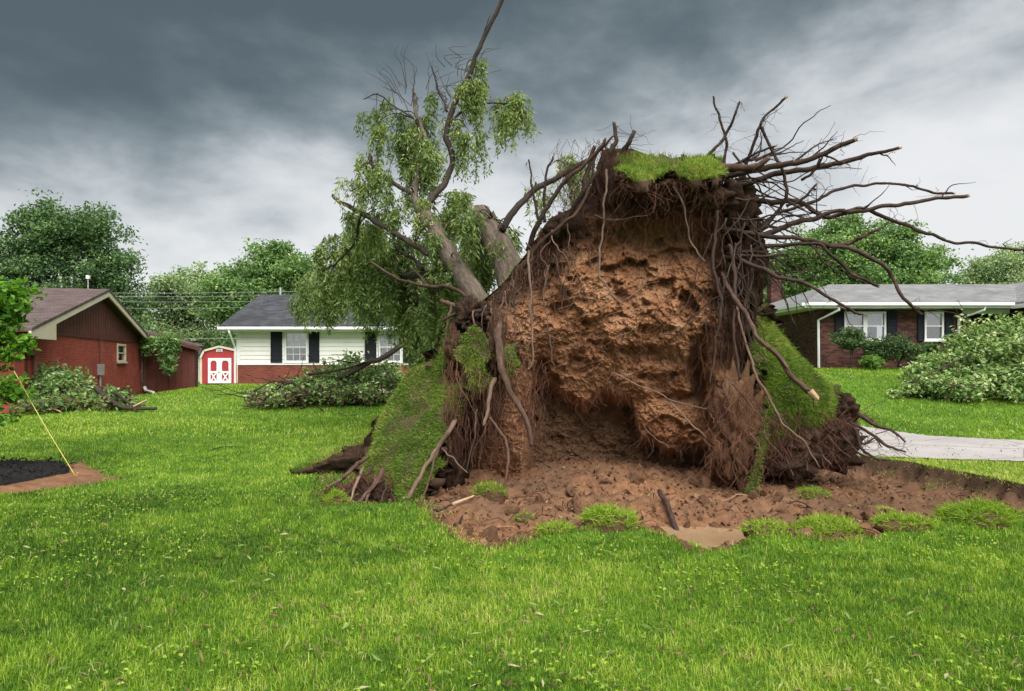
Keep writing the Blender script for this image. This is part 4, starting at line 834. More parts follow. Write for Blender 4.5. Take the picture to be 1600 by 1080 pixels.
HOL += [(rq.uniform(800, 1130), rq.uniform(375, 690), rq.uniform(4, 13), rq.uniform(3, 7), rq.uniform(.04, .10)) for _ in range(60)]
w1_ = 1.0 * n2(pxx, py, 0.035, 4, 88); w2_ = 1.0 * n2(pxx, py, 0.035, 4, 89)
for hx, hy, ha, hb_, hd_ in HOL:
    q1 = (pxx - hx) / ha + w1_; q2 = (py - hy) / hb_ + w2_
    rr_ = np.hypot(q1, np.where(q2 < 0, q2, q2 * 0.55)); pock = np.maximum(pock, hd_ * (1 - ss(0.75, 1.15, rr_)) * (0.6 + 0.4 * ss(1.6, -0.8, q2)))
tex = -0.10 * (saw - 0.5) * mcl - 0.022 * (saw2 - 0.5) + 0.14 * hol + pock + 0.11 * fbm(W3, 2.6, 5, 0.62, 40) + 0.06 * np.abs(fbm(W3 * [1, 1, 0.8], 7, 4, 0.7, 42)) + 0.045 * fbm(W3, 19, 3, 0.75, 43) - 0.044 * crumbly(W3[..., 0], W3[..., 2] * 1.15, 300)
inner = ss(0, 26, np.minimum(e_l, e_r))
quiet = 1 - 0.10 * inx * ss(10, 40, py - yc)
Yd += tex * (0.35 + 0.65 * inner) * quiet
SV = atv(pxx, py, Yd)
sgn = n2(pxx, py, 0.02, 3, 15) * 26
topf = np.clip(np.maximum.reduce([1 - ss(54, 90, py - np.interp(pxx, [860, 930, 1000, 1130], [305, 268, 268, 275]) + sgn), 1 - ss(10, 66, e_l + sgn * 0.8 - 26 * ss(520, 420, py)), 1 - ss(28, 78, e_r + sgn), 0.85 * colm, 0.6 * ss(0.1, 0.45, hol) * 0]), 0, 1)
hollowf = inx * ss(0, 26, py - yc) * 0.7  # darker clay colour, fading in below the lip of the hollow
soil_o = add('soil', SV.reshape(-1, 3), grid_faces(NR, NC)[:, ::-1], M['soil'], ut, False, {'top': topf.ravel(), 'wet': hollowf.ravel()})
def face_Y(x, y):
    i = int(np.clip((y - 232) / (800 - 232) * (NR - 1), 0, NR - 1)); t_ = (x - xl[i, 0]) / (xr[i, 0] - xl[i, 0]); j = int(np.clip(t_ * (NC - 1), 0, NC - 1)); return float(Yd[i, j])
# --- the lifted lawn: back of the plate
outl = [(690, 800), (690, 700), (700, 600), (712, 540), (742, 478), (782, 440), (808, 408), (834, 376), (862, 342), (902, 326), (930, 268), (945, 236), (985, 236), (1060, 262), (1130, 285), (1152, 330), (1170, 390), (1180, 450), (1186, 520), (1192, 600), (1200, 700), (1204, 800)]
oy = [9.8, 9.8, 9.9, 9.95, 9.95, 9.95, 9.95, 9.95, 9.95, 9.95, 9.7, 9.5, 9.5, 9.5, 9.7, 9.7, 9.7, 9.7, 9.7, 9.7, 9.7]
O3 = catmull(np.array([at(x, y, Y) for (x, y), Y in zip(outl, oy)]), 130); cen = np.array([0.9, 11.0, 1.2]); rowsB = []
for q in np.linspace(0, 1, 26):
    tgt = cen + (O3 - cen) * [0.62, 0, 0.0] + [0, 2.3, -1.4]; bul = math.sin(q * math.pi) * 0.45
    Pq = O3 * (1 - q) + tgt * q + norm((O3 - cen) * [1, 0, 1]) * (bul - 0.04); Pq[:, 1] = O3[:, 1] * (1 - q) + (12.9) * q - bul * 0.1; rowsB.append(Pq + 0.05 * fbm(Pq, 2.0, 3, 0.5, 52)[:, None])
BV = np.array(rowsB); add('sod_back', BV.reshape(-1, 3), grid_faces(26, 130), M['sod'], ut, True)
def patch_blades(G, n, h, wd, r, thr=None, droop=0.5, shade=0.5):
    """blades growing from a surface grid (rows, cols, 3)"""
    nr, nc = G.shape[:2]; u = r.random(n) * (nr - 1.001); v_ = r.random(n) * (nc - 1.001); i = u.astype(int); j = v_.astype(int); fu = (u - i)[:, None]; fv = (v_ - j)[:, None]
    P = G[i, j] * (1 - fu) * (1 - fv) + G[i + 1, j] * fu * (1 - fv) + G[i, j + 1] * (1 - fu) * fv + G[i + 1, j + 1] * fu * fv
    nn = norm(np.cross(G[i, j + 1] - G[i, j], G[i + 1, j] - G[i, j])); fl = ((nn * ([0, -0.6, 0.8])).sum(1) < 0); nn[fl] *= -1
    if thr is not None:
        m_ = fbm(P, 2.4, 4, 0.6, 77) + r.normal(size=len(P)) * 0.06 > thr; P = P[m_]; nn = nn[m_]
    n = len(P); up = norm(nn * 0.8 + np.array([0, 0, 0.35 - droop]) + r.normal(size=(n, 3)) * 0.28)
    V, Fc, k_ = blades(P, h * r.uniform(0.55, 1.35, n), wd * r.uniform(0.7, 1.3, n), r.uniform(0.15, 0.8, n), r, up, 2)
    c = np.clip(shade + 0.55 * fbm(P, 1.6, 4, 0.65, 78) + r.normal(size=n) * 0.17, 0, 1); c = np.where(r.random(n) < 0.05, 1.0, c)
    return V, Fc, np.repeat(c, k_)
rg = np.random.default_rng(61)
add_b = lambda nm, t3, par, mat='sodgrass': tag(add(nm, t3[0], t3[1], M[mat], par, False, {'rnd': t3[2]}), kind='stuff')
add_b('grass', patch_blades(BV, 16000, 0.10, 0.008, rg, None, 0.0, 0.62), ut)
def sod_patch(rows, nr, nc, thick, nb, h, thr, seed, droop, shade=0.5, rag=0.05, parent=None, name='sod', wd=0.007, und=0.05):
    C = np.array([[at(*q) for q in row] for row in rows]); G = interp_grid(C, nr, nc)
    G = G + und * np.stack([fbm(G + s_, 1.5, 4, 0.6, seed) for s_ in (0, 31, 57)], -1)
    # ragged edge
    uu = np.linspace(0, 1, nr)[:, None] + np.zeros((1, nc)); vv = np.linspace(0, 1, nc)[None, :] + np.zeros((nr, 1))
    edge = np.minimum(np.minimum(uu, 1 - uu) * nr, np.minimum(vv, 1 - vv) * nc); ew = np.clip(1 - edge / 4, 0, 1)[..., None]
    G = G + ew * rag * np.stack([vnoise(G * 9 + s_, seed + 3) for s_ in (3, 13, 23)], -1)
    nrm = norm(np.cross(np.gradient(G, axis=1), np.gradient(G, axis=0))); fl = (nrm * ([0, -0.6, 0.8])).sum(-1) < 0; nrm[fl] *= -1
    Bk = G - nrm * thick * (1 + 0.5 * fbm(G, 5, 3, 0.6, seed + 9)[..., None]); nv = nr * nc
    Ft = grid_faces(nr, nc); idx = np.arange(nv).reshape(nr, nc)
    lp = np.concatenate([idx[0, :], idx[1:, -1], idx[-1, -2::-1], idx[-2:0:-1, 0]]); l2 = np.roll(lp, -1)
    so_ = add(name, np.vstack([G.reshape(-1, 3), Bk.reshape(-1, 3)]), np.vstack([Ft, Ft[:, ::-1] + nv, np.stack([lp, lp + nv, l2 + nv, l2], -1)]), M['sod'], parent or ut, True)
    so_.data.materials.append(M['crumb']); mi = np.ones(len(so_.data.polygons), np.int32); mi[:len(Ft)] = 0; so_.data.polygons.foreach_set('material_index', mi)
    ta = so_.data.attributes.new('top', 'FLOAT', 'POINT'); ta.data.foreach_set('value', np.full(2 * nv, 1.0, np.float32))
    add_b('grass', patch_blades(G, nb, h, wd, np.random.default_rng(seed), thr, droop, shade), so_)
    return so_, G
left_sod, LG = sod_patch([[(700, 535, 10.2), (692, 540, 9.6), (700, 545, 9.3), (712, 548, 9.1), (724, 545, 9.05)],
    [(655, 580, 10.2), (642, 585, 9.6), (668, 590, 9.15), (692, 590, 8.9), (722, 590, 8.8)],
    [(615, 645, 10.0), (598, 640, 9.4), (640, 640, 8.85), (684, 640, 8.6), (726, 640, 8.6)],
    [(598, 690, 9.8), (580, 690, 9.1), (622, 692, 8.45), (668, 690, 8.25), (706, 682, 8.4)],
    [(596, 735, 9.4), (577, 735, 8.7), (606, 742, 8.15), (646, 742, 7.95), (684, 716, 8.2)],
    [(610, 765, 8.7), (598, 766, 8.2), (618, 782, 7.75), (641, 788, 7.65), (664, 752, 7.95)]], 46, 40, 0.16, 30000, 0.060, -0.16, 101, 0.60, 0.52, 0.15, und=0.20)
right_sod, RG = sod_patch([[(1178, 462, 9.3), (1183, 466, 9.4), (1188, 472, 9.7), (1194, 488, 10.2)],
    [(1182, 520, 9.0), (1200, 522, 9.15), (1219, 528, 9.5), (1240, 548, 10.1)],
    [(1182, 565, 8.85), (1216, 568, 9.0), (1252, 575, 9.4), (1288, 590, 10.1)],
    [(1184, 612, 8.8), (1226, 616, 8.95), (1272, 618, 9.3), (1318, 622, 10.0)],
    [(1186, 656, 8.8), (1222, 662, 8.95), (1266, 656, 9.25), (1314, 648, 9.9)],
    [(1190, 712, 8.8), (1212, 698, 8.95), (1250, 678, 9.25), (1302, 662, 9.8)]], 46, 36, 0.20, 22000, 0.075, -0.42, 103, 0.70, 0.50, 0.14, und=0.15)
cap_sod, CG = sod_patch([[(970, 250, 9.3), (1010, 250, 9.4), (1060, 252, 9.4), (1104, 249, 9.3), (1120, 260, 9.2)],
    [(968, 262, 8.85), (1010, 264, 8.8), (1060, 263, 8.8), (1104, 262, 8.75), (1124, 274, 8.8)],
    [(972, 276, 8.55), (1006, 284, 8.4), (1056, 272, 8.5), (1096, 280, 8.4), (1120, 292, 8.5)]], 20, 50, 0.12, 9000, 0.085, -0.34, 105, 0.05, 0.62, 0.11, und=0.08)
sod_patch([[(722, 518, 8.72), (738, 514, 8.66), (758, 520, 8.70)], [(720, 560, 8.66), (740, 560, 8.58), (762, 558, 8.66)], [(726, 598, 8.64), (744, 612, 8.54), (764, 604, 8.64)]], 24, 16, 0.06, 3000, 0.048, -0.12, 107, 1.1, 0.46, 0.12, und=0.08)
sod_patch([[(787, 545, 8.62), (798, 541, 8.58), (812, 546, 8.62)], [(786, 562, 8.58), (799, 562, 8.52), (814, 563, 8.58)], [(790, 580, 8.58), (800, 586, 8.54), (811, 580, 8.58)]], 12, 10, 0.05, 1100, 0.045, -0.15, 109, 1.1, 0.46, 0.10)
sod_patch([[(1186, 640, 8.42), (1196, 640, 8.42), (1204, 645, 8.5)], [(1184, 690, 8.32), (1194, 692, 8.30), (1200, 690, 8.4)], [(1176, 735, 8.2), (1182, 740, 8.18), (1188, 735, 8.25)], [(1168, 772, 8.05), (1174, 776, 8.05), (1180, 772, 8.1)]], 16, 8, 0.06, 900, 0.06, None, 111, 0.7, 0.4)
# --- lumps of dark soil held by roots
def lump(name, c3, rad, seed, parent, top=1.0, amp=0.55, mat='soil', sub_=4, sc=2.8):
    import bmesh
    bm = bmesh.new(); bmesh.ops.create_icosphere(bm, subdivisions=sub_, radius=1.0); V = np.array([v_.co[:] for v_ in bm.verts]); Fc = np.array([[v_.index for v_ in f_.verts] for f_ in bm.faces]); bm.free()
    k_ = 1 + amp * fbm(V + seed * 3.1, sc, 5, 0.6, seed) + amp * 0.35 * fbm(V + seed, sc * 4, 3, 0.6, seed + 4); k_ = k_ + (0.09 * crumbly(np.arctan2(V[:, 1], V[:, 0]) * rad[0] + seed, V[:, 2] * rad[2], seed) if sub_ >= 4 else 0); P = np.array(c3) + V * k_[:, None] * np.array(rad)
    return add(name, P, Fc, M[mat], parent, name != 'clod', {'top': np.full(len(V), top), 'wet': np.zeros(len(V))})
lump('soil_lump', at(957, 292, 9.35), (0.20, 0.25, 0.52), 1, ut); lump('soil_lump', at(1150, 330, 9.35), (0.28, 0.3, 0.40), 2, ut); lump('soil_lump', at(1080, 312, 9.1), (0.55, 0.42, 0.24), 3, ut)
lump('soil_lump', at(1265, 690, 9.85), (0.62, 0.40, 0.40), 4, ut, 1.0, 0.7, 'soil', 5, 3.2); lump('soil_lump', at(1320, 640, 9.95), (0.15, 0.22, 0.20), 5, ut, 1.0, 0.8, 'soil', 4, 3.2); lump('soil_lump', at(1168, 430, 9.4), (0.22, 0.35, 0.75), 6, ut)
lump('soil_lump', at(890, 362, 9.6), (0.36, 0.3, 0.24), 7, ut); lump('soil_lump', at(740, 500, 9.35), (0.24, 0.3, 0.25), 8, ut, 1.0, 0.9, 'soil', 5, 3.4); lump('soil_lump', at(1215, 720, 9.3), (0.5, 0.4, 0.25), 9, ut)
lump('soil_lump', at(776, 545, 8.85), (0.11, 0.16, 0.45), 10, ut, 0.85, 0.8, 'soil', 5, 3.5); lump('soil_lump', at(710, 560, 8.95), (0.10, 0.16, 0.40), 11, ut, 0.85, 0.8, 'soil', 5, 3.5)
lump('soil_lump', at(1150, 680, 8.5), (0.29, 0.2, 0.70), 12, ut, 0.65, 0.75, 'soil', 5, 3.4)
lump('soil_lump', at(690, 715, 8.9), (0.30, 0.3, 0.5), 13, ut, 1.0); lump('soil_lump', at(580, 775, 8.05), (0.38, 0.35, 0.15), 14, ut, 1.0, 0.45, 'soil', 4, 2.6); lump('soil_lump', at(532, 785, 7.75), (0.26, 0.22, 0.07), 15, ut, 1.0, 0.45, 'soil', 4, 2.6)
# peeled flap on the left
fl_o, FG = sod_patch([[(585, 672, 9.9), (560, 684, 9.8), (520, 704, 9.7), (485, 724, 9.55), (456, 740, 9.45)], [(588, 690, 9.5), (560, 696, 9.4), (522, 712, 9.35), (486, 728, 9.35), (457, 742, 9.35)]], 8, 30, 0.07, 1500, 0.07, None, 113, 0.0, 0.55)
FCt = np.array([[at(*q) for q in row] for row in ([(590, 688, 9.5), (560, 695, 9.4), (522, 711, 9.35), (486, 727, 9.35), (455, 741, 9.35)], [(592, 715, 9.25), (560, 716, 9.3), (522, 724, 9.3), (486, 735, 9.32), (456, 743, 9.33)], [(590, 742, 9.5), (560, 742, 9.5), (522, 743, 9.45), (486, 744, 9.4), (456, 745, 9.35)])])
FG2 = interp_grid(FCt, 22, 60); FG2 = FG2 + 0.04 * np.stack([fbm(FG2 * [1, 1, 2] + s_, 5, 4, 0.6, 118) for s_ in (0, 9, 18)], -1)
add('flap_soil', FG2.reshape(-1, 3), grid_faces(22, 60), M['soil'], ut, True, {'top': np.ones(22 * 60), 'wet': np.zeros(22 * 60)})

# --- trunk and limbs
wood('trunk', [(762, 492, 10.6), (742, 458, 10.7), (715, 418, 11.2), (688, 378, 11.8), (668, 345, 12.4), (655, 322, 12.9)], 0.17, 0.135, M['bark'], ut, 18, 34, 0.04, 201, 0.10, attr=0.46)
wood('trunk', [(806, 452, 10.6), (792, 415, 10.8), (775, 380, 11.0), (760, 352, 11.2), (748, 336, 11.3)], 0.235, 0.20, M['bark'], ut, 18, 30, 0.04, 205, 0.10, 0.30, 0.44)
LIMBS = [([(662, 335, 12.6), (648, 308, 13.0), (652, 275, 13.3), (660, 245, 13.5), (664, 212, 13.7), (650, 175, 13.9), (646, 140, 14.0)], 9, 3, 'bark'),
 ([(662, 334, 12.6), (676, 306, 12.9), (693, 284, 13.1), (707, 250, 13.3), (698, 210, 13.4), (707, 169, 13.5), (729, 124, 13.6), (747, 80, 13.6), (764, 44, 13.6), (786, -4, 13.6)], 8.5, 4.5, 'darkbark'),
 ([(690, 402, 11.6), (671, 396, 12.0), (640, 378, 12.6), (613, 364, 13.1), (564, 333, 13.8), (538, 320, 14.2), (521, 307, 14.4)], 8, 4, 'darkbark'),
 ([(650, 304, 13.0), (632, 296, 13.2), (613, 284, 13.4), (590, 268, 13.6), (580, 256, 13.6), (578, 243, 13.7)], 5, 3.5, 'darkbark'),
 ([(783, 362, 10.9), (796, 338, 10.9), (821, 310, 11.0), (856, 286, 11.0), (898, 264, 10.9), (930, 242, 10.8)], 8, 5, 'darkbark'),
 ([(703, 190, 13.4), (724, 173, 13.5), (747, 164, 13.6), (775, 161, 13.6), (803, 166, 13.7)], 3, 1.2, 'darkbark'),
 ([(699, 176, 13.5), (690, 152, 13.6), (683, 138, 13.7), (678, 118, 13.7), (675, 103, 13.8)], 2.6, 1.6, 'darkbark'),
 ([(564, 335, 13.8), (558, 362, 14.0), (547, 391, 14.2), (524, 413, 14.5), (505, 424, 14.8)], 3.2, 1.6, 'darkbark'),
 ([(768, 350, 11.1), (772, 340, 11.1), (770, 332, 11.1)], 6, 5, 'bark'),
 ([(664, 214, 13.7), (644, 186, 13.9), (620, 168, 14.1), (590, 148, 14.3), (570, 155, 14.4)], 2.4, 1.0, 'darkbark'),
 ([(752, 66, 13.6), (756, 48, 13.6), (765, 24, 13.5)], 2.5, 0.8, 'darkbark'),
 ([(700, 420, 11.6), (660, 430, 13.5), (610, 432, 17), (560, 430, 21), (520, 440, 24)], 9, 3, 'darkbark'),
 ([(730, 450, 11.0), (690, 450, 12.5), (655, 470, 15), (640, 500, 17), (650, 540, 18)], 6, 3, 'darkbark'),
 ([(660, 420, 13), (640, 400, 14.5), (600, 385, 16), (570, 380, 17)], 5, 2, 'darkbark')]
LQ = []
for i, (pts, a, b, mt) in enumerate(LIMBS):
    LQ.append(wood('limb', pts, 0.72 * a * pts[0][2] / F, 0.72 * b * pts[-1][2] / F, M[mt], ut, 9, None, 0.05, 220 + i, 0.14, 0.05)[1])
# bare twigs at the top
tw = QB(); r = np.random.default_rng(71)
def twig_tube(P, r0, r1, a, qb, sides=4):
    V, Fc = tube(P, np.linspace(r0, r1, len(P)), sides, False); qb.put(V, np.array(Fc), np.full(len(V), a))
for i in range(20):
    x0, y0 = r.uniform(615, 668), r.uniform(130, 190); Y = r.uniform(13.7, 14.3); dx_ = (x0 - 645) * 1.3 + r.normal() * 26; dy_ = r.uniform(15, 70)
    twig_tube(catmull([at(x0, y0, Y), at(x0 + dx_ * 0.4 + r.normal() * 5, y0 - dy_ * 0.55, Y), at(x0 + dx_ * 0.8 + r.normal() * 7, y0 - dy_ * 0.8, Y), at(x0 + dx_ + r.normal() * 6, y0 - dy_, Y)], 9), 0.007, 0.0025, 0.3, tw)
for i in range(26):
    x0, y0 = r.uniform(680, 760), r.uniform(90, 200); Y = 13.6
    twig_tube(catmull([at(x0, y0, Y), at(x0 + r.normal() * 14, y0 - 16, Y), at(x0 + r.normal() * 25, y0 - r.uniform(15, 45), Y)], 7), 0.008, 0.003, 0.3, tw)
# --- willow foliage in hanging strands
fo = QB()
WC = [(690, 385, 11.5, 22, 18, 34, .5, .5), (664, 345, 12.2, 18, 18, 30, .5, .5), (715, 410, 11.2, 14, 12, 20, .4, .5), (775, 385, 10.6, 12, 14, 14, .35, .5), (752, 338, 10.95, 22, 10, 26, .45, .45), (735, 350, 11.0, 16, 16, 24, .5, .4),  # photo x, y, depth, spread x, spread y, strands, strand length (m), shade
 (625, 195, 14.0, 40, 34, 120, 0.9, .36), (596, 168, 14.3, 30, 18, 34, 0.55, .5), (655, 165, 14.0, 28, 30, 45, .8, .45), (650, 235, 13.7, 34, 30, 60, .8, .5), (690, 235, 13.3, 30, 40, 70, .9, .5), (735, 115, 13.6, 24, 22, 60, .8, .55),
 (745, 150, 13.6, 26, 26, 46, .8, .55), (790, 165, 13.6, 44, 16, 80, .75, .58), (822, 180, 13.6, 16, 14, 26, .6, .6), (725, 200, 13.4, 28, 30, 50, 1.0, .55), (575, 262, 13.7, 24, 16, 40, .6, .55), (560, 282, 13.8, 26, 14, 26, .6, .6),
 (600, 285, 13.5, 28, 20, 46, .7, .5), (640, 310, 13.1, 26, 28, 46, .8, .5), (560, 330, 14.0, 28, 14, 30, .7, .55), (600, 350, 14.6, 55, 24, 90, .8, .5), (690, 310, 12.6, 30, 24, 54, .8, .55), (730, 330, 12.0, 30, 26, 80, .7, .5), (745, 365, 11.8, 32, 34, 90, .7, .42),
 (700, 350, 12.8, 34, 26, 80, .9, .5), (720, 420, 12.4, 30, 30, 80, .8, .42), (525, 385, 16, 36, 18, 70, .9, .5), (575, 385, 16.5, 44, 26, 130, 1.1, .42), (630, 400, 15.5, 44, 30, 150, 1.1, .42), (500, 430, 20, 34, 18, 80, 1.1, .5), (545, 425, 21, 50, 24, 170, 1.4, .42), (600, 440, 19, 46, 26, 170, 1.3, .4),
 (480, 470, 24, 22, 12, 60, 1.0, .5), (510, 450, 24, 30, 26, 110, 1.6, .45), (555, 465, 24, 40, 20, 130, 1.4, .42), (595, 462, 22, 32, 14, 80, 1.0, .4), (645, 450, 16, 38, 26, 150, 1.0, .55), (625, 480, 17, 18, 14, 50, .8, .55), (668, 490, 15.5, 30, 26, 140, 1.0, .56), (664, 528, 16.5, 24, 12, 60, .7, .52),
 (690, 440, 13.5, 36, 26, 110, .9, .5), (690, 480, 14, 26, 28, 100, .9, .56), (675, 545, 15, 24, 14, 60, .6, .5), (880, 265, 12.4, 36, 26, 40, .8, .6), (845, 305, 12.2, 20, 20, 16, .8, .6), (800, 380, 11.8, 18, 24, 30, .6, .5), (760, 405, 11.6, 22, 20, 40, .5, .45)]
allpts = np.vstack(LQ)
for wi, (x, y, Y, sx_, sy_, ns, ln, shd) in enumerate(WC):
    ns = int(ns * (0.80 if Y < 15 else 1.0)); ln = ln * (0.72 if Y > 20 else 1.0)
    c3 = at(x, y, Y); near = allpts[np.argsort(np.linalg.norm(allpts - c3, axis=1))[:6]]
    for q in range(max(2, ns // 22)):
        t_ = at(x + r.normal() * sx_ * 0.5, y + r.normal() * sy_ * 0.5, Y + r.normal() * 0.3); s0 = near[int(r.integers(6))]
        if np.linalg.norm(t_ - s0) < 3.2: twig_tube(catmull([s0, (s0 + t_) / 2 + [0, 0, 0.15], t_], 8), 0.016, 0.006, 0.35, tw)
    sc_ = 1.0 if Y < 15 else 1.25
    nbn = max(3, ns // 11); bun = []
    for q in range(nbn):
        rr_ = np.sqrt(r.random()); an = r.uniform(0, 2 * math.pi); bun.append((x + sx_ * rr_ * math.cos(an) * 1.05, y + sy_ * rr_ * math.sin(an) * 1.05, Y + r.normal() * sx_ * Y / F * 0.55, r.uniform(-.1, .1)))
    for q in range(ns):
        bx_, by_, bY, bs_ = bun[int(r.integers(nbn))]; an = r.uniform(0, 2 * math.pi)
        p0 = at(bx_ + r.normal() * 5.5, by_ + r.normal() * 4, bY + r.normal() * 0.08)
        l_ = ln * r.uniform(0.45, 1.25) * 0.8; hd = r.normal(size=2); hd /= np.linalg.norm(hd); k_ = int(max(7, l_ * 30 / sc_)); u = np.linspace(0, 1, k_)[:, None]
        Pn = p0 + np.concatenate([hd[None, :] * 0.20 * l_ * np.sqrt(u) + 0.03 * np.sin(7 * u + an), -l_ * u ** 1.4], 1)
        twig_tube(Pn[::3] if k_ > 9 else Pn, 0.0035 * sc_, 0.002 * sc_, 0.5, tw, 3)
        m_ = 2 if Y < 15 else 2
        Pl = np.repeat(Pn, m_, 0) + r.normal(size=(k_ * m_, 3)) * 0.024 * sc_; ax = norm(r.normal(size=Pl.shape) * [.8, .8, .5] + [0, 0, -1.0]); nn = norm(np.cross(ax, r.normal(size=Pl.shape))); bb = np.cross(nn, ax)
        Ll = 0.115 * sc_ * r.uniform(.6, 1.25, (len(Pl), 1)); Wl = 0.027 * sc_ * r.uniform(.8, 1.3, (len(Pl), 1)) * (1.0 if Y < 15 else 1.1)
        V = np.stack([Pl, Pl + ax * Ll * .45 + bb * Wl / 2, Pl + ax * Ll, Pl + ax * Ll * .45 - bb * Wl / 2], 1).reshape(-1, 3)
        a = np.clip(shd + bs_ + r.normal() * 0.10 + r.normal(size=len(Pl)) * .15, 0, 1); fo.put(V, np.arange(len(V)).reshape(-1, 4), np.repeat(a, 4))
tag(fo.build('foliage', M['willow'], ut), kind='stuff'); 
twm = tag(tw.build('twigs', M['farbark'], ut, True), kind='stuff')

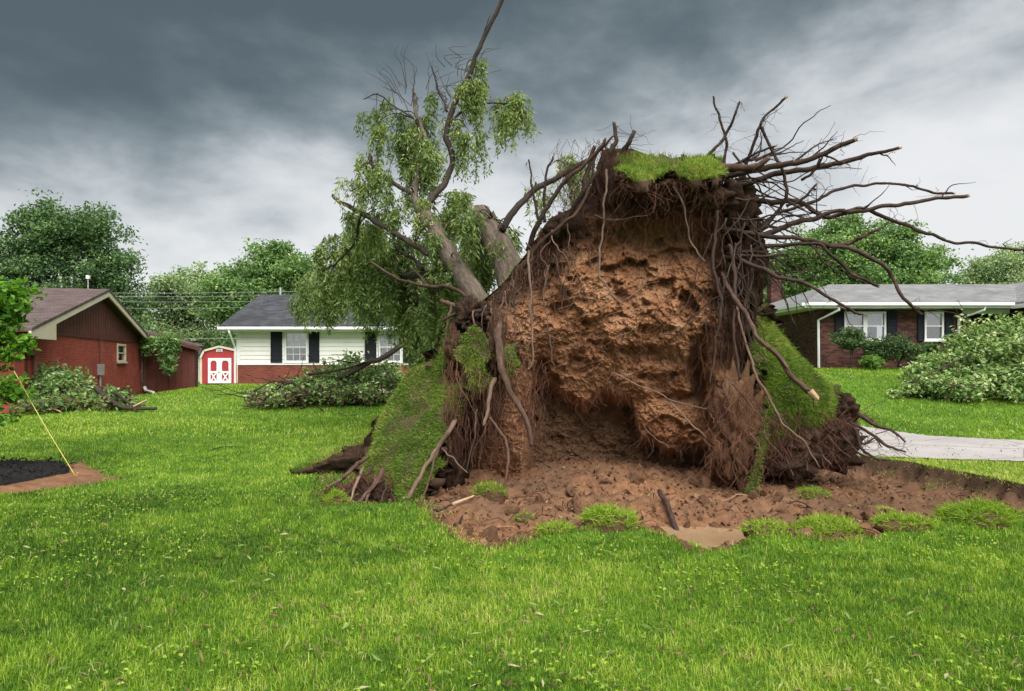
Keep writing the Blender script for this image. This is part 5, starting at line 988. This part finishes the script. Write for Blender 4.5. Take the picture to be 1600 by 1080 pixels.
# --- roots
ROOTS = [  # points (photo x, y, depth), width px at start and end, material
 ([(1112, 262, 9.2), (1145, 263, 9.0), (1177, 259, 8.8), (1200, 244, 8.7)], 15, 9, 'redroot'), ([(1120, 280, 9.2), (1187, 265, 8.8), (1236, 257, 8.6), (1285, 242, 8.4), (1314, 227, 8.3), (1338, 215, 8.2)], 11, 8, 'root'),
 ([(1140, 296, 9.2), (1223, 270, 9.0), (1281, 263, 8.9), (1327, 253, 8.8), (1363, 242, 8.7), (1405, 234, 8.6)], 9, 6, 'root'), ([(1130, 312, 9.2), (1210, 317, 9.2), (1249, 318, 9.2), (1275, 331, 9.2), (1301, 336, 9.2), (1340, 331, 9.1), (1405, 322, 9.0), (1447, 315, 9.0), (1514, 305, 8.9)], 9, 6, 'root'),
 ([(1150, 392, 9.2), (1203, 364, 9.1), (1242, 348, 9.1), (1281, 338, 9.1), (1314, 328, 9.1), (1366, 325, 9.2)], 11, 6, 'root'), ([(1165, 365, 9.3), (1190, 351, 9.3), (1223, 331, 9.4), (1262, 318, 9.4), (1301, 301, 9.5), (1346, 289, 9.5), (1389, 285, 9.5), (1424, 290, 9.6), (1454, 298, 9.6), (1489, 301, 9.6)], 6, 4, 'root'),
 ([(1359, 328, 9.2), (1405, 348, 9.1), (1444, 364, 9.0), (1489, 378, 9.0), (1541, 383, 8.9), (1600, 390, 8.9), (1690, 399, 8.8)], 6, 4, 'root'), ([(1130, 358, 9.1), (1207, 369, 8.9), (1262, 377, 8.7), (1307, 385, 8.5), (1340, 393, 8.4), (1372, 413, 8.3), (1392, 432, 8.3), (1408, 455, 8.2), (1426, 479, 8.2), (1440, 494, 8.2)], 8, 5, 'root'),
 ([(1150, 398, 9.1), (1177, 390, 9.0), (1226, 383, 8.8), (1275, 380, 8.6), (1294, 393, 8.5), (1320, 416, 8.5), (1340, 432, 8.4), (1376, 447, 8.4)], 7, 5, 'root'), ([(1285, 386, 8.6), (1327, 380, 8.6), (1350, 369, 8.5), (1376, 359, 8.5)], 7, 5, 'root'),
 ([(1130, 402, 9.0), (1177, 416, 8.7), (1216, 431, 8.5), (1255, 444, 8.4), (1288, 463, 8.3), (1320, 481, 8.2), (1345, 493, 8.2)], 7, 4.5, 'root'), ([(1094, 252, 9.3), (1119, 227, 9.2), (1138, 205, 9.2), (1151, 179, 9.1), (1158, 159, 9.1)], 6, 4, 'root'),
 ([(1130, 262, 9.3), (1135, 227, 9.3), (1129, 195, 9.3), (1119, 169, 9.3), (1115, 150, 9.3)], 5, 3.5, 'root'), ([(1160, 268, 9.2), (1174, 234, 9.1), (1187, 201, 9.0), (1203, 175, 9.0), (1225, 153, 8.9)], 5.5, 4, 'root'),
 ([(1190, 197, 9.0), (1203, 224, 9.0), (1216, 253, 8.9), (1226, 283, 8.9), (1229, 302, 8.9), (1220, 325, 9.0), (1194, 354, 9.1), (1160, 378, 9.2)], 5, 6, 'root'), ([(1112, 276, 9.2), (1161, 250, 9.0), (1190, 234, 8.9), (1207, 229, 8.8)], 5, 3.5, 'root'),
 ([(1242, 254, 8.6), (1272, 229, 8.6), (1301, 218, 8.6)], 4, 1.5, 'root'), ([(1252, 281, 8.8), (1275, 266, 8.7), (1286, 249, 8.6)], 4, 3.5, 'root'), ([(1225, 322, 9.1), (1262, 304, 9.0), (1276, 291, 9.0)], 5, 4, 'root'), ([(1140, 398, 9.0), (1180, 401, 8.8), (1222, 398, 8.7)], 6, 4, 'root'),
 ([(1140, 340, 9.0), (1180, 342, 8.9), (1212, 334, 8.8), (1262, 338, 8.7)], 4, 2, 'root'), ([(1130, 330, 9.3), (1175, 318, 9.4), (1205, 322, 9.5), (1258, 342, 9.6)], 4, 2, 'root'), ([(1270, 384, 8.6), (1290, 410, 8.5), (1315, 424, 8.5), (1352, 440, 8.5)], 3, 2, 'root'),
 # left side, over the top
 ([(826, 395, 9.3), (842, 350, 9.1), (862, 315, 9.0), (891, 275, 8.9), (923, 247, 8.9), (948, 216, 8.9)], 8, 5, 'root'), ([(880, 356, 9.2), (895, 330, 9.1), (909, 300, 9.0), (922, 262, 9.0), (930, 228, 9.0)], 11, 6, 'root'), ([(950, 262, 9.3), (953, 238, 9.2), (962, 219, 9.2), (958, 192, 9.2)], 9, 6, 'darkbark'), ([(968, 262, 9.2), (976, 238, 9.2), (986, 219, 9.1), (991, 205, 9.1)], 10, 7, 'darkbark'),
 ([(849, 345, 9.6), (850, 300, 9.6), (853, 270, 9.6), (863, 243, 9.6)], 5, 3, 'root'), ([(846, 350, 9.6), (838, 322, 9.6), (831, 296, 9.6), (825, 250, 9.6)], 5, 3, 'root'), ([(935, 300, 9.1), (925, 270, 9.0), (932, 240, 9.0), (955, 214, 8.9)], 6, 4, 'redroot'), ([(870, 368, 9.2), (885, 340, 9.1), (915, 296, 9.0), (938, 262, 9.0)], 6, 5, 'root'),
 ([(820, 420, 9.2), (846, 378, 9.0), (880, 352, 8.9), (905, 330, 8.9), (925, 290, 8.95)], 6, 5, 'root'), ([(946, 268, 8.9), (944, 310, 8.75), (942, 356, 8.7), (935, 405, 8.5), (937, 433, 8.4), (952, 455, 8.32), (969, 471, 8.25)], 4, 2.5, 'paleroot'), ([(824, 390, 8.95), (827, 425, 8.7), (829, 461, 8.6), (832, 520, 8.55), (831, 560, 8.5), (823, 578, 8.5)], 4.5, 3, 'paleroot'),
 ([(970, 468, 8.25), (985, 460, 8.2), (998, 453, 8.2), (1012, 434, 8.2)], 2.5, 2, 'paleroot'), ([(1053, 289, 8.5), (1074, 328, 8.5), (1077, 370, 8.55), (1090, 395, 8.5), (1102, 410, 8.45)], 3.5, 2.5, 'paleroot'), ([(930, 334, 8.7), (960, 343, 8.6), (1008, 338, 8.5)], 3, 2, 'root'), ([(1130, 425, 8.9), (1144, 454, 8.6), (1169, 497, 8.4), (1186, 530, 8.3), (1221, 563, 8.2), (1241, 591, 8.1), (1268, 615, 8.0)], 6, 11, 'redroot'),
 ([(1150, 470, 8.7), (1160, 515, 8.5), (1172, 551, 8.4), (1190, 598, 8.3), (1205, 628, 8.25), (1221, 661, 8.2), (1254, 689, 8.1), (1282, 730, 8.05)], 5, 2.5, 'paleroot'), ([(1120, 330, 8.8), (1116, 400, 8.7), (1126, 470, 8.6), (1118, 540, 8.6), (1112, 600, 8.5)], 6, 3, 'root'), ([(1140, 380, 8.8), (1150, 450, 8.6), (1148, 520, 8.5), (1156, 590, 8.4)], 6, 4, 'root'),
 ([(580, 409, 10.6), (604, 428, 10.5), (627, 440, 10.3), (671, 449, 10.0), (702, 449, 9.8), (722, 460, 9.6), (740, 476, 9.5)], 3.5, 8, 'root'), ([(640, 416, 10.4), (655, 432, 10.2), (671, 449, 10.0)], 3, 5, 'root'), ([(690, 470, 9.6), (712, 480, 9.4), (742, 492, 9.2), (775, 500, 9.0)], 7, 10, 'redroot'), ([(690, 500, 9.2), (712, 490, 9.2), (752, 486, 9.1)], 4, 7, 'root'), ([(705, 475, 9.4), (700, 500, 9.2), (692, 540, 9.1)], 4, 2, 'redroot'),
 # left foot
 ([(712, 660, 8.5), (703, 673, 8.35), (680, 707, 8.1), (663, 740, 7.8), (633, 782, 7.5)], 8, 7, 'paleroot'), ([(704, 672, 8.4), (697, 687, 8.2), (677, 730, 7.9), (663, 784, 7.5)], 5, 4, 'redroot'), ([(778, 492, 8.9), (777, 553, 8.5), (787, 587, 8.35), (803, 620, 8.2), (820, 657, 8.1), (832, 697, 8.05)], 13, 8, 'redroot'), ([(774, 590, 8.4), (770, 603, 8.3), (763, 640, 8.2), (756, 665, 8.15)], 8, 6, 'paleroot'), ([(764, 655, 8.2), (787, 687, 8.1), (793, 720, 8.0), (788, 764, 7.9)], 5, 4, 'redroot'),
 ([(575, 716, 8.5), (548, 738, 8.0), (512, 762, 7.6)], 6.5, 4, 'redroot'), ([(596, 735, 8.0), (577, 767, 7.5), (549, 795, 7.2)], 7.5, 5, 'redroot'), ([(570, 732, 8.1), (555, 760, 7.6), (543, 786, 7.3)], 6, 4, 'paleroot'), ([(605, 760, 7.9), (600, 778, 7.6), (590, 795, 7.35)], 4, 3, 'root'), ([(745, 640, 8.3), (740, 690, 8.1), (728, 735, 8.0)], 4, 2, 'root'), ([(690, 702, 8.2), (715, 725, 7.95), (730, 738, 7.85)], 3, 2, 'paleroot'),
 ([(560, 724, 8.5), (535, 750, 8.1), (508, 778, 7.7)], 5, 3, 'root'), ([(582, 728, 8.3), (560, 756, 7.9), (528, 792, 7.4)], 6, 3, 'root'), ([(588, 745, 8.0), (570, 785, 7.5), (560, 797, 7.35)], 5, 3, 'paleroot'), ([(610, 770, 7.8), (622, 792, 7.45), (640, 800, 7.3)], 4, 2, 'root'),
 # right foot
 ([(1318, 636, 9.9), (1364, 661, 9.7), (1395, 673, 9.6), (1417, 689, 9.5)], 7, 3, 'root'), ([(1310, 650, 9.9), (1356, 677, 9.6), (1385, 696, 9.4), (1413, 706, 9.3)], 6, 3, 'root'), ([(1300, 655, 9.8), (1336, 672, 9.6), (1346, 700, 9.4), (1372, 722, 9.2)], 7, 4, 'root'), ([(1320, 660, 9.8), (1345, 690, 9.5), (1366, 684, 9.4), (1378, 700, 9.3)], 4, 2, 'root'), ([(1285, 660, 9.6), (1300, 692, 9.3), (1330, 718, 9.1)], 6, 3, 'root'), ([(1270, 664, 9.5), (1276, 700, 9.2), (1296, 728, 9.0)], 5, 3, 'redroot'), ([(1250, 668, 9.4), (1255, 700, 9.1), (1262, 735, 8.9)], 5, 3, 'root'), ([(1325, 640, 9.9), (1352, 650, 9.8), (1376, 668, 9.7)], 4, 2, 'redroot'), ([(1300, 660, 9.7), (1325, 688, 9.3), (1352, 712, 9.1), (1390, 720, 9.0)], 4, 2, 'root'), ([(1230, 672, 9.2), (1232, 706, 9.0), (1240, 742, 8.8)], 5, 3, 'root'),
 # roots in the clay face
 ([(955, 580, 8.3), (1000, 600, 8.25), (1040, 622, 8.2), (1070, 648, 8.15), (1105, 684, 8.1)], 2, 3, 'paleroot'), ([(1040, 622, 8.2), (1075, 634, 8.15), (1100, 640, 8.15)], 2, 1.5, 'paleroot'), ([(1005, 668, 8.9), (1030, 690, 8.7), (1045, 700, 8.6)], 2, 1.5, 'paleroot'), ([(1140, 600, 8.2), (1165, 625, 8.1), (1188, 655, 8.05), (1196, 690, 8.05)], 3, 2, 'redroot'), ([(905, 655, 9.7), (918, 668, 9.65), (935, 670, 9.6)], 5, 3, 'darkbark')]
for i, (pts, a, b, mt) in enumerate(ROOTS):
    o_, Q = wood('root', pts, a / 2 * pts[0][2] / F * 0.98, b / 2 * pts[-1][2] / F * 0.88, M[mt], ut, 8, max(16, 9 * len(pts)), 0.05, 300 + i, 0.26, 0.02, float(rng.uniform(0.35, 0.7)))
    if pts[-1][0] > 1200 and a > 3.9:
        for q in range(2):
            k_ = int(rng.integers(len(Q) // 3, len(Q) - 3)); d_ = norm(Q[k_ + 2] - Q[k_]); sd_ = norm(d_ + rng.normal(size=3) * [0.5, 0.3, 0.6] + [0, 0, 0.1]); l_ = rng.uniform(0.15, 0.55)
            wood('root', [Q[k_], Q[k_] + sd_ * l_ * 0.5 + rng.normal(size=3) * 0.03, Q[k_] + sd_ * l_ + rng.normal(size=3) * 0.06], b / 2 * pts[-1][2] / F * 0.5, 0.0025, M[mt], ut, 5, 14, 0.08, 900 + 2 * i + q, 0.15, attr=0.45, px=False)
    if mt in ('root', 'redroot') and pts[-1][0] > 1200 and pts[-1][1] < 330 and b > 3.4:
        d_ = norm(Q[-1] - Q[-2]); V, Fc = tube([Q[-1] - d_ * 0.005, Q[-1] + d_ * 0.03], np.array([b / 2, b / 2 * 0.8]) * pts[-1][2] / F * 0.9, 7, True, 0.02); add('broken_end', V, Fc, M['wood'], o_)
d_ = at(1268, 615, 8.0); V, Fc = tube([d_ + [-0.02, 0, 0.03], d_ + [0.05, -0.02, -0.05]], [0.042, 0.03], 8, True, 0.03); add('broken_end', V, Fc, M['wood'], ut)
# mid-sized random roots in the right and left bands
r = np.random.default_rng(81)
for i in range(46):
    if i % 2 == 0:
        x, y = r.uniform(1120, 1186), r.uniform(310, 470); ln_ = r.uniform(80, 200); dx_ = r.normal() * 34; Y0 = 8.85
    else:
        y = r.uniform(350, 520); x = np.interp(y, ys_, xl_) + r.uniform(5, 55); ln_ = r.uniform(60, 190); dx_ = r.normal() * 20 - 8; Y0 = 9.0
    pts = [(x + dx_ * t_ + r.normal() * 6, y + ln_ * t_, min(Y0 - 0.25 * t_, face_Y(x + dx_ * t_, y + ln_ * t_) - 0.04)) for t_ in np.linspace(0, 1, 4)]
    wood('root', pts, r.uniform(0.8, 1.9) * 8.8 / F, 0.5 * 8.6 / F, M[['root', 'redroot', 'root', 'paleroot'][i % 4]], ut, 5, 22, 0.13, 400 + i, 0.1, attr=float(r.uniform(0.3, 0.7)))
for i in range(40):     # thin roots reaching into the air on the right
    x, y = r.uniform(1135, 1185), r.uniform(240, 430); an = r.normal() * 0.5 + (330 - y) / 260; ln_ = r.uniform(50, 190); Y0 = r.uniform(8.9, 9.6)
    pts = [(x, y, Y0)]; 
    for t_ in range(3): an += r.normal() * 0.35 - 0.12; pts.append((pts[-1][0] + ln_ / 3 * math.cos(an), pts[-1][1] - ln_ / 3 * math.sin(an), pts[-1][2] + r.normal() * 0.12))
    wood('root', pts, r.uniform(1.0, 2.6) * 9 / F, 0.5 * 9 / F, M['root'], ut, 5, 18, 0.06, 460 + i, 0.1, attr=float(r.uniform(0.3, 0.6)))
# fine hanging roots
hr = QB()
def hair(x, y, Y, ln_, a, w_=0.0032, sway=0.12, seg=9):
    p0 = at(x, y, Y); u = np.linspace(0, 1, seg)[:, None]; k_ = r.normal(size=4)
    P = p0 + np.concatenate([sway * ln_ * (k_[0] * u + 0.5 * k_[1] * np.sin(4 * u + k_[2])), -0.05 * u + 0.05 * k_[3] * u * u, -ln_ * u], 1); P[:, :2] += np.cumsum(r.normal(size=(seg, 2)) * 0.010, 0)
    twig_tube(P, w_, w_ * 0.5, a, hr, 3)
for i in range(430):    # fringe under the sod cap
    x = r.uniform(880, 1160); y = np.interp(x, [880, 930, 980, 1130, 1160], [320, 290, 288, 296, 320]) + r.uniform(-6, 50); hair(x, y, face_Y(x, y) - r.uniform(0.02, 0.16), min(0.7, 0.08 + r.gamma(1.6, 0.11)), r.uniform(0, 0.85), r.uniform(.0018, .0042), 0.34)
for i in range(260):    # front edge of the cap
    x = r.uniform(968, 1126); hair(x, np.interp(x, [968, 1006, 1056, 1096, 1126], [280, 288, 278, 286, 298]) + r.uniform(-2, 6), 8.48 + r.uniform(-0.04, 0.2), 0.05 + r.gamma(1.5, 0.09), r.uniform(0, 0.8), r.uniform(.0018, .004), 0.4)
for i in range(1150):    # left band
    y = r.uniform(330, 640); x = np.interp(y, ys_, xl_) + abs(r.normal()) * 48; hair(x, y, face_Y(x, y) - r.uniform(0.02, 0.20), r.uniform(0.2, 0.95), r.uniform(0.1, 0.95), r.uniform(.0022, .0045), 0.16)
for i in range(1250):    # right band
    y = r.uniform(330, 640); x = np.interp(y, ys_, xr_) - abs(r.normal()) * 40; hair(x, y, face_Y(x, y) - r.uniform(0.02, 0.18), r.uniform(0.2, 0.8), r.uniform(0.0, 0.85), r.uniform(.0022, .0045), 0.2)
for i in range(240):    # the hanging column
    x, y = r.uniform(1104, 1196), r.uniform(590, 730); hair(x, y, 8.25 - r.uniform(0, 0.14), r.uniform(0.1, 0.4), r.uniform(0.2, 0.9), r.uniform(.002, .004), 0.35)
for i in range(560):    # clay face
    x, y = r.uniform(850, 1090), r.uniform(380, 600); hair(x, y, face_Y(x, y) - 0.02, r.uniform(0.06, 0.34), r.uniform(0.15, 1.0), r.uniform(.0018, .0036), 0.8)
for i in range(330):    # under the left foot and the lip of the hollow
    x, y = r.uniform(695, 850), r.uniform(560, 690); hair(x, y, min(8.6, face_Y(x, y)) - 0.1, r.uniform(0.2, 0.7), r.uniform(0.2, 0.95), r.uniform(.0022, .004), 0.15)
for i in range(110):
    x = r.uniform(840, 1100); y = np.interp(x, cx_, cy_) + r.uniform(-8, 6); hair(x, y, face_Y(x, y - 12) - 0.03, r.uniform(0.06, 0.28), r.uniform(0.35, 0.9), .0026, 0.3)
for i in range(420):    # right foot
    x, y = r.uniform(1195, 1335), r.uniform(640, 700); hair(x, y, np.interp(x, [1195, 1330], [8.8, 9.7]) - 0.08, r.uniform(0.15, 0.6), r.uniform(0, 0.8), r.uniform(.0025, .0045), 0.4)
for i in range(260):    # wisps over the top
    x, y = r.uniform(870, 990), r.uniform(215, 330); hair(x, y, r.uniform(8.9, 9.3), r.uniform(0.15, 0.6), r.uniform(0, 0.6), r.uniform(.0025, .004), 0.3)
for i in range(260):
    x, y = r.uniform(500, 615), r.uniform(735, 770); hair(x, y, np.interp(x, [500, 610], [7.7, 8.0]), r.uniform(0.08, 0.25), r.uniform(0.1, 0.8), .003, 0.5)
for pts, a_, b_, mt in ROOTS:
    if pts[-1][0] < 1180 and not (pts[0][1] < 400 and pts[-1][1] < 260): continue
    Q = catmull(np.array([at(*p_) for p_ in pts]), 30)
    for q in range(11):
        p = Q[int(r.integers(3, 29))]; d = norm(r.normal(size=3) * [1, .6, .8] + [0.5, 0, -0.25]); l_ = r.uniform(0.06, 0.36)
        P = p + d * l_ * np.linspace(0, 1, 7)[:, None] + np.cumsum(r.normal(size=(7, 3)) * 0.016, 0); twig_tube(P, 0.0036, 0.0015, r.uniform(0, .5), hr, 3)
tag(hr.build('fine_roots', M['hair'], ut, True), kind='stuff')

# ------------------------------------------------------------------ loose sod, clods and sticks
def sod_clump(x, y, wpx, hpx, label, seed, nb, blade=0.10, mossy=0.6):
    g_ = gnd(x, y); Y = g_[1] - 0.0; rx = wpx / 2 * Y / F; hz = hpx * Y / F; zb = float(ground_h(np.array(g_[0]), np.array(Y))); c3 = np.array([g_[0], Y + rx * 0.5, zb])
    root = thing('sod_clump', c3, label, 'sod clump', 'clumps of torn sod lying on the soil'); ry = rx * 0.62
    s_ = lump('soil_core', c3 + [0, 0, hz * 0.02], (rx, ry, hz * 0.80), seed, root, 0.7, 0.22, 'crumb', 3)
    rr_ = np.random.default_rng(seed); n_ = nb; u = rr_.random(n_) ** 0.5; a = rr_.uniform(0, 2 * math.pi, n_); P = np.stack([u * np.cos(a), u * np.sin(a), np.sqrt(np.clip(1 - u * u * 0.92, 0, 1))], -1)
    k_ = 1 + 0.22 * fbm(P + seed * 3.1, 2.2, 5, 0.6, seed); Pw = c3 + [0, 0, hz * 0.02] + P * (k_[:, None] * np.array([rx, ry, hz * 0.80])) - [0, 0, 0.01]
    mk = fbm(P + seed, 2.6, 3, 0.6, seed + 2) > -0.16; P = P[mk]; Pw = Pw[mk]; n_ = len(P); up = norm(P * [0.55, 0.55, 0.8] + rr_.normal(size=P.shape) * 0.36); V, Fc, kk = blades(Pw, blade * (rr_.uniform(.35, 1.2, n_) + 0.5 * fbm(P + seed, 3.5, 2, 0.5, seed)), 0.0065 * rr_.uniform(.7, 1.3, n_), rr_.uniform(.2, .9, n_), rr_, up, 2)
    add_b('grass', (V, Fc, np.repeat(np.clip(mossy + rr_.normal(size=n_) * .16, 0, 1), kk)), s_, 'grass')
for a in ((1304, 830, 112, 38, 'large rounded sod clump left of the right edge clump', 501, 2600, .10, .58), (1545, 826, 110, 34, 'large rounded sod clump nearest the right edge', 502, 2600, .11, .50), (1278, 760, 52, 20, 'small mossy sod clump between soil column and driveway', 503, 700, .07, .55), (955, 838, 86, 30, 'bright sod clump in front of the clay hollow', 504, 1900, .10, .62), (868, 842, 56, 16, 'low sod clump left of the bright clump', 505, 900, .08, .6),
          (765, 784, 50, 26, 'weedy sod clump at the left foot of the roots', 506, 700, .09, .5), (524, 794, 34, 26, 'leafy sod clump caught under the far left roots', 507, 700, .08, .6), (1205, 838, 76, 18, 'low grassy clump right of the muddy puddle', 508, 1000, .08, .66), (1425, 838, 90, 20, 'flat sod clump between the two large rounded clumps', 509, 1300, .08, .6), (1385, 772, 44, 9, 'thin strip of sod on the soil bank', 510, 400, .06, .75), (1430, 800, 60, 9, 'longer thin strip of sod below the soil bank', 511, 450, .06, .75), (1080, 842, 26, 10, 'tiny grass tuft beside the stick in the puddle', 512, 260, .08, .6), (820, 812, 30, 14, 'small dark tuft on the left soil heap', 513, 220, .06, .45)):
    sod_clump(*a)
# clods: 160 as parts of the soil, the crumbs as one part
cm = []
for s_ in range(5):
    o_ = lump('clod', (0, 0, 0), (1, 0.9, 0.7), 600 + s_, soilobj, 0.1, 0.95, 'crumb', 2, 1.5); cm.append(o_.data); bpy.data.objects.remove(o_)
r = np.random.default_rng(91); cnt = 0
while cnt < 170:
    p = gnd(r.uniform(690, 1230) if cnt < 130 else r.uniform(1230, 1590), r.uniform(712, 838)); 
    if float(soil_sd(np.array(p[0]), np.array(p[1]))) < 0.12: continue
    sz = float(np.clip(r.gamma(2.0, 0.024), 0.018, 0.13)) * (1.0 if cnt < 130 else 0.7); o_ = bpy.data.objects.new('clod', cm[cnt % 5]); COL.objects.link(o_); o_.parent = soilobj
    o_.location = (p[0], p[1], float(ground_h(np.array(p[0]), np.array(p[1]))) + sz * 0.12); o_.scale = (sz, sz * r.uniform(.7, 1.1), sz * r.uniform(.6, 1)); o_.rotation_euler = tuple(r.uniform(0, 6.28, 3)); cnt += 1
n = 14000; X = r.uniform(-2.2, 7.5, n); Y = r.uniform(5.6, 11.4, n); m = soil_sd(X, Y) > 0.04; X, Y = X[m], Y[m]; n = len(X); Z = ground_h(X, Y)
sz = r.gamma(2.0, 0.006, n).clip(0.004, 0.035); tet = norm(np.array([(1, 1, 1), (1, -1, -1), (-1, 1, -1), (-1, -1, 1), (0.2, 0.1, -1.2)], float)); 
V = np.stack([X, Y, Z + sz * 0.25], -1)[:, None, :] + (tet[None] + r.normal(size=(n, 5, 3)) * 0.35) * sz[:, None, None]
i5 = (np.arange(n) * 5)[:, None]; Fc = np.concatenate([i5 + [[a, b, c_]] for a, b, c_ in ((0, 1, 2), (0, 2, 3), (0, 3, 1), (1, 4, 2), (2, 4, 3), (3, 4, 1))], 0)
tag(add('crumbs', V.reshape(-1, 3), Fc, M['crumb'], soilobj, False, {'top': np.repeat(r.uniform(0, 0.35, n), 5)}), kind='stuff')
sb_ = QB(); rr = np.random.default_rng(97); n = 700; X = rr.uniform(-2.0, 7.2, n); Y = rr.uniform(5.5, 10.5, n); sdd = soil_sd(X, Y); m = (sdd > -0.02) & (sdd < 0.45 * rr.random(n) ** 1.5 + 0.03); X, Y = X[m], Y[m]
for x_, y_ in zip(X[:130], Y[:130]):
    k_ = int(rr.integers(14, 60)); sp_ = rr.uniform(0.03, 0.13); bx_ = x_ + rr.normal(size=k_) * sp_; by_ = y_ + rr.normal(size=k_) * sp_ * 0.7; P = np.stack([bx_, by_, ground_h(bx_, by_) - 0.004], -1)
    V, Fc, kk = blades(P, rr.uniform(0.02, 0.075, k_), rr.uniform(0.004, 0.008, k_), rr.uniform(.2, 1.1, k_), rr, norm(np.array([0, 0, 1.0]) + rr.normal(size=(k_, 3)) * 0.5), 2); sb_.put(V, Fc, np.repeat(np.clip(rr.uniform(.3, .95) + rr.normal(size=k_) * .15, 0, 1), kk))
tag(sb_.build('turf_scraps', M['grass'], soilobj), kind='stuff')
sb_ = QB()
for q in range(260):
    p = gnd(rr.uniform(660, 1600), rr.uniform(715, 850)); 
    if float(soil_sd(np.array(p[0]), np.array(p[1]))) < 0.05: continue
    d_ = norm(rr.normal(size=3) * [1, 1, 0.25]); l_ = rr.uniform(0.06, 0.38); P = p + d_ * l_ * np.linspace(-.5, .5, 7)[:, None] + np.cumsum(rr.normal(size=(7, 3)) * 0.009, 0); P[:, 2] = ground_h(P[:, 0], P[:, 1]) + 0.012 + 0.05 * rr.random() * np.sin(np.linspace(0, 3.1, 7)); w_ = rr.uniform(0.0025, 0.008)
    V, Fc = tube(P, np.linspace(w_, w_ * 0.5, 7), 5, False); sb_.put(V, np.array(Fc), np.full(len(V), rr.random()))
tag(sb_.build('root_scraps', M['hair'], soilobj, True), kind='stuff')
def stick(label, pts, r0, r1, mat, seed, name='fallen_stick', jag=0.02):
    P = []
    for q in pts:
        g_ = gnd(q[0], q[1]); z = float(ground_h(np.array(g_[0]), np.array(g_[1]))); P.append((g_[0], g_[1], z + r0 * 0.7 + (q[2] if len(q) > 2 else 0)))
    o_, _ = wood(name, P, r0, r1, M[mat], None, 7, None, 0.03, seed, jag=jag, px=False); return tag(o_, label, 'stick', 'sticks lying about')
stick('long brown branch lying across the muddy puddle', [(1030, 778, .08), (1045, 795, .05), (1068, 812, .03), (1092, 840, .02)], 0.030, 0.024, 'root', 701)
stick('pale split wood piece on the left soil heap', [(706, 801, .02), (724, 797, .02), (742, 792, .02)], 0.022, 0.010, 'wood', 702)
stick('dark thin stick beside the pale split piece', [(675, 806, .0), (690, 803, .01), (706, 799, .01)], 0.016, 0.010, 'root', 703)
stick('dark root fragment at the lower left soil edge', [(708, 828, .0), (718, 818, .02), (732, 808, .03)], 0.014, 0.010, 'root', 704)
stick('reddish root lying along the lower right soil', [(1290, 842, .02), (1330, 838, .03), (1372, 836, .02)], 0.018, 0.014, 'redroot', 705)
stick('dark root along the right soil bank', [(1395, 788, .02), (1430, 798, .03), (1470, 804, .02), (1500, 806, .0)], 0.022, 0.014, 'root', 706)
stick('broken pale root end beside reddish root', [(1345, 826, .03), (1358, 838, .02)], 0.028, 0.020, 'paleroot', 707)
stick('curved root loop on soil near mossy clump', [(1232, 783, .0), (1246, 770, .10), (1262, 772, .06), (1272, 782, .0)], 0.010, 0.008, 'root', 708)
stick('dark twig on the lawn below the brush pile', [(470, 640, .02), (490, 634, .04), (506, 644, .01)], 0.035, 0.015, 'darkbark', 709)
stick('thin twig on the lawn left of the flap', [(325, 706, .0), (345, 702, .02), (368, 699, .0)], 0.010, 0.006, 'darkbark', 710)
stick('short twig on the lawn above the thin twig', [(526, 644, .0), (538, 650, .0), (556, 649, .0)], 0.018, 0.01, 'darkbark', 711)
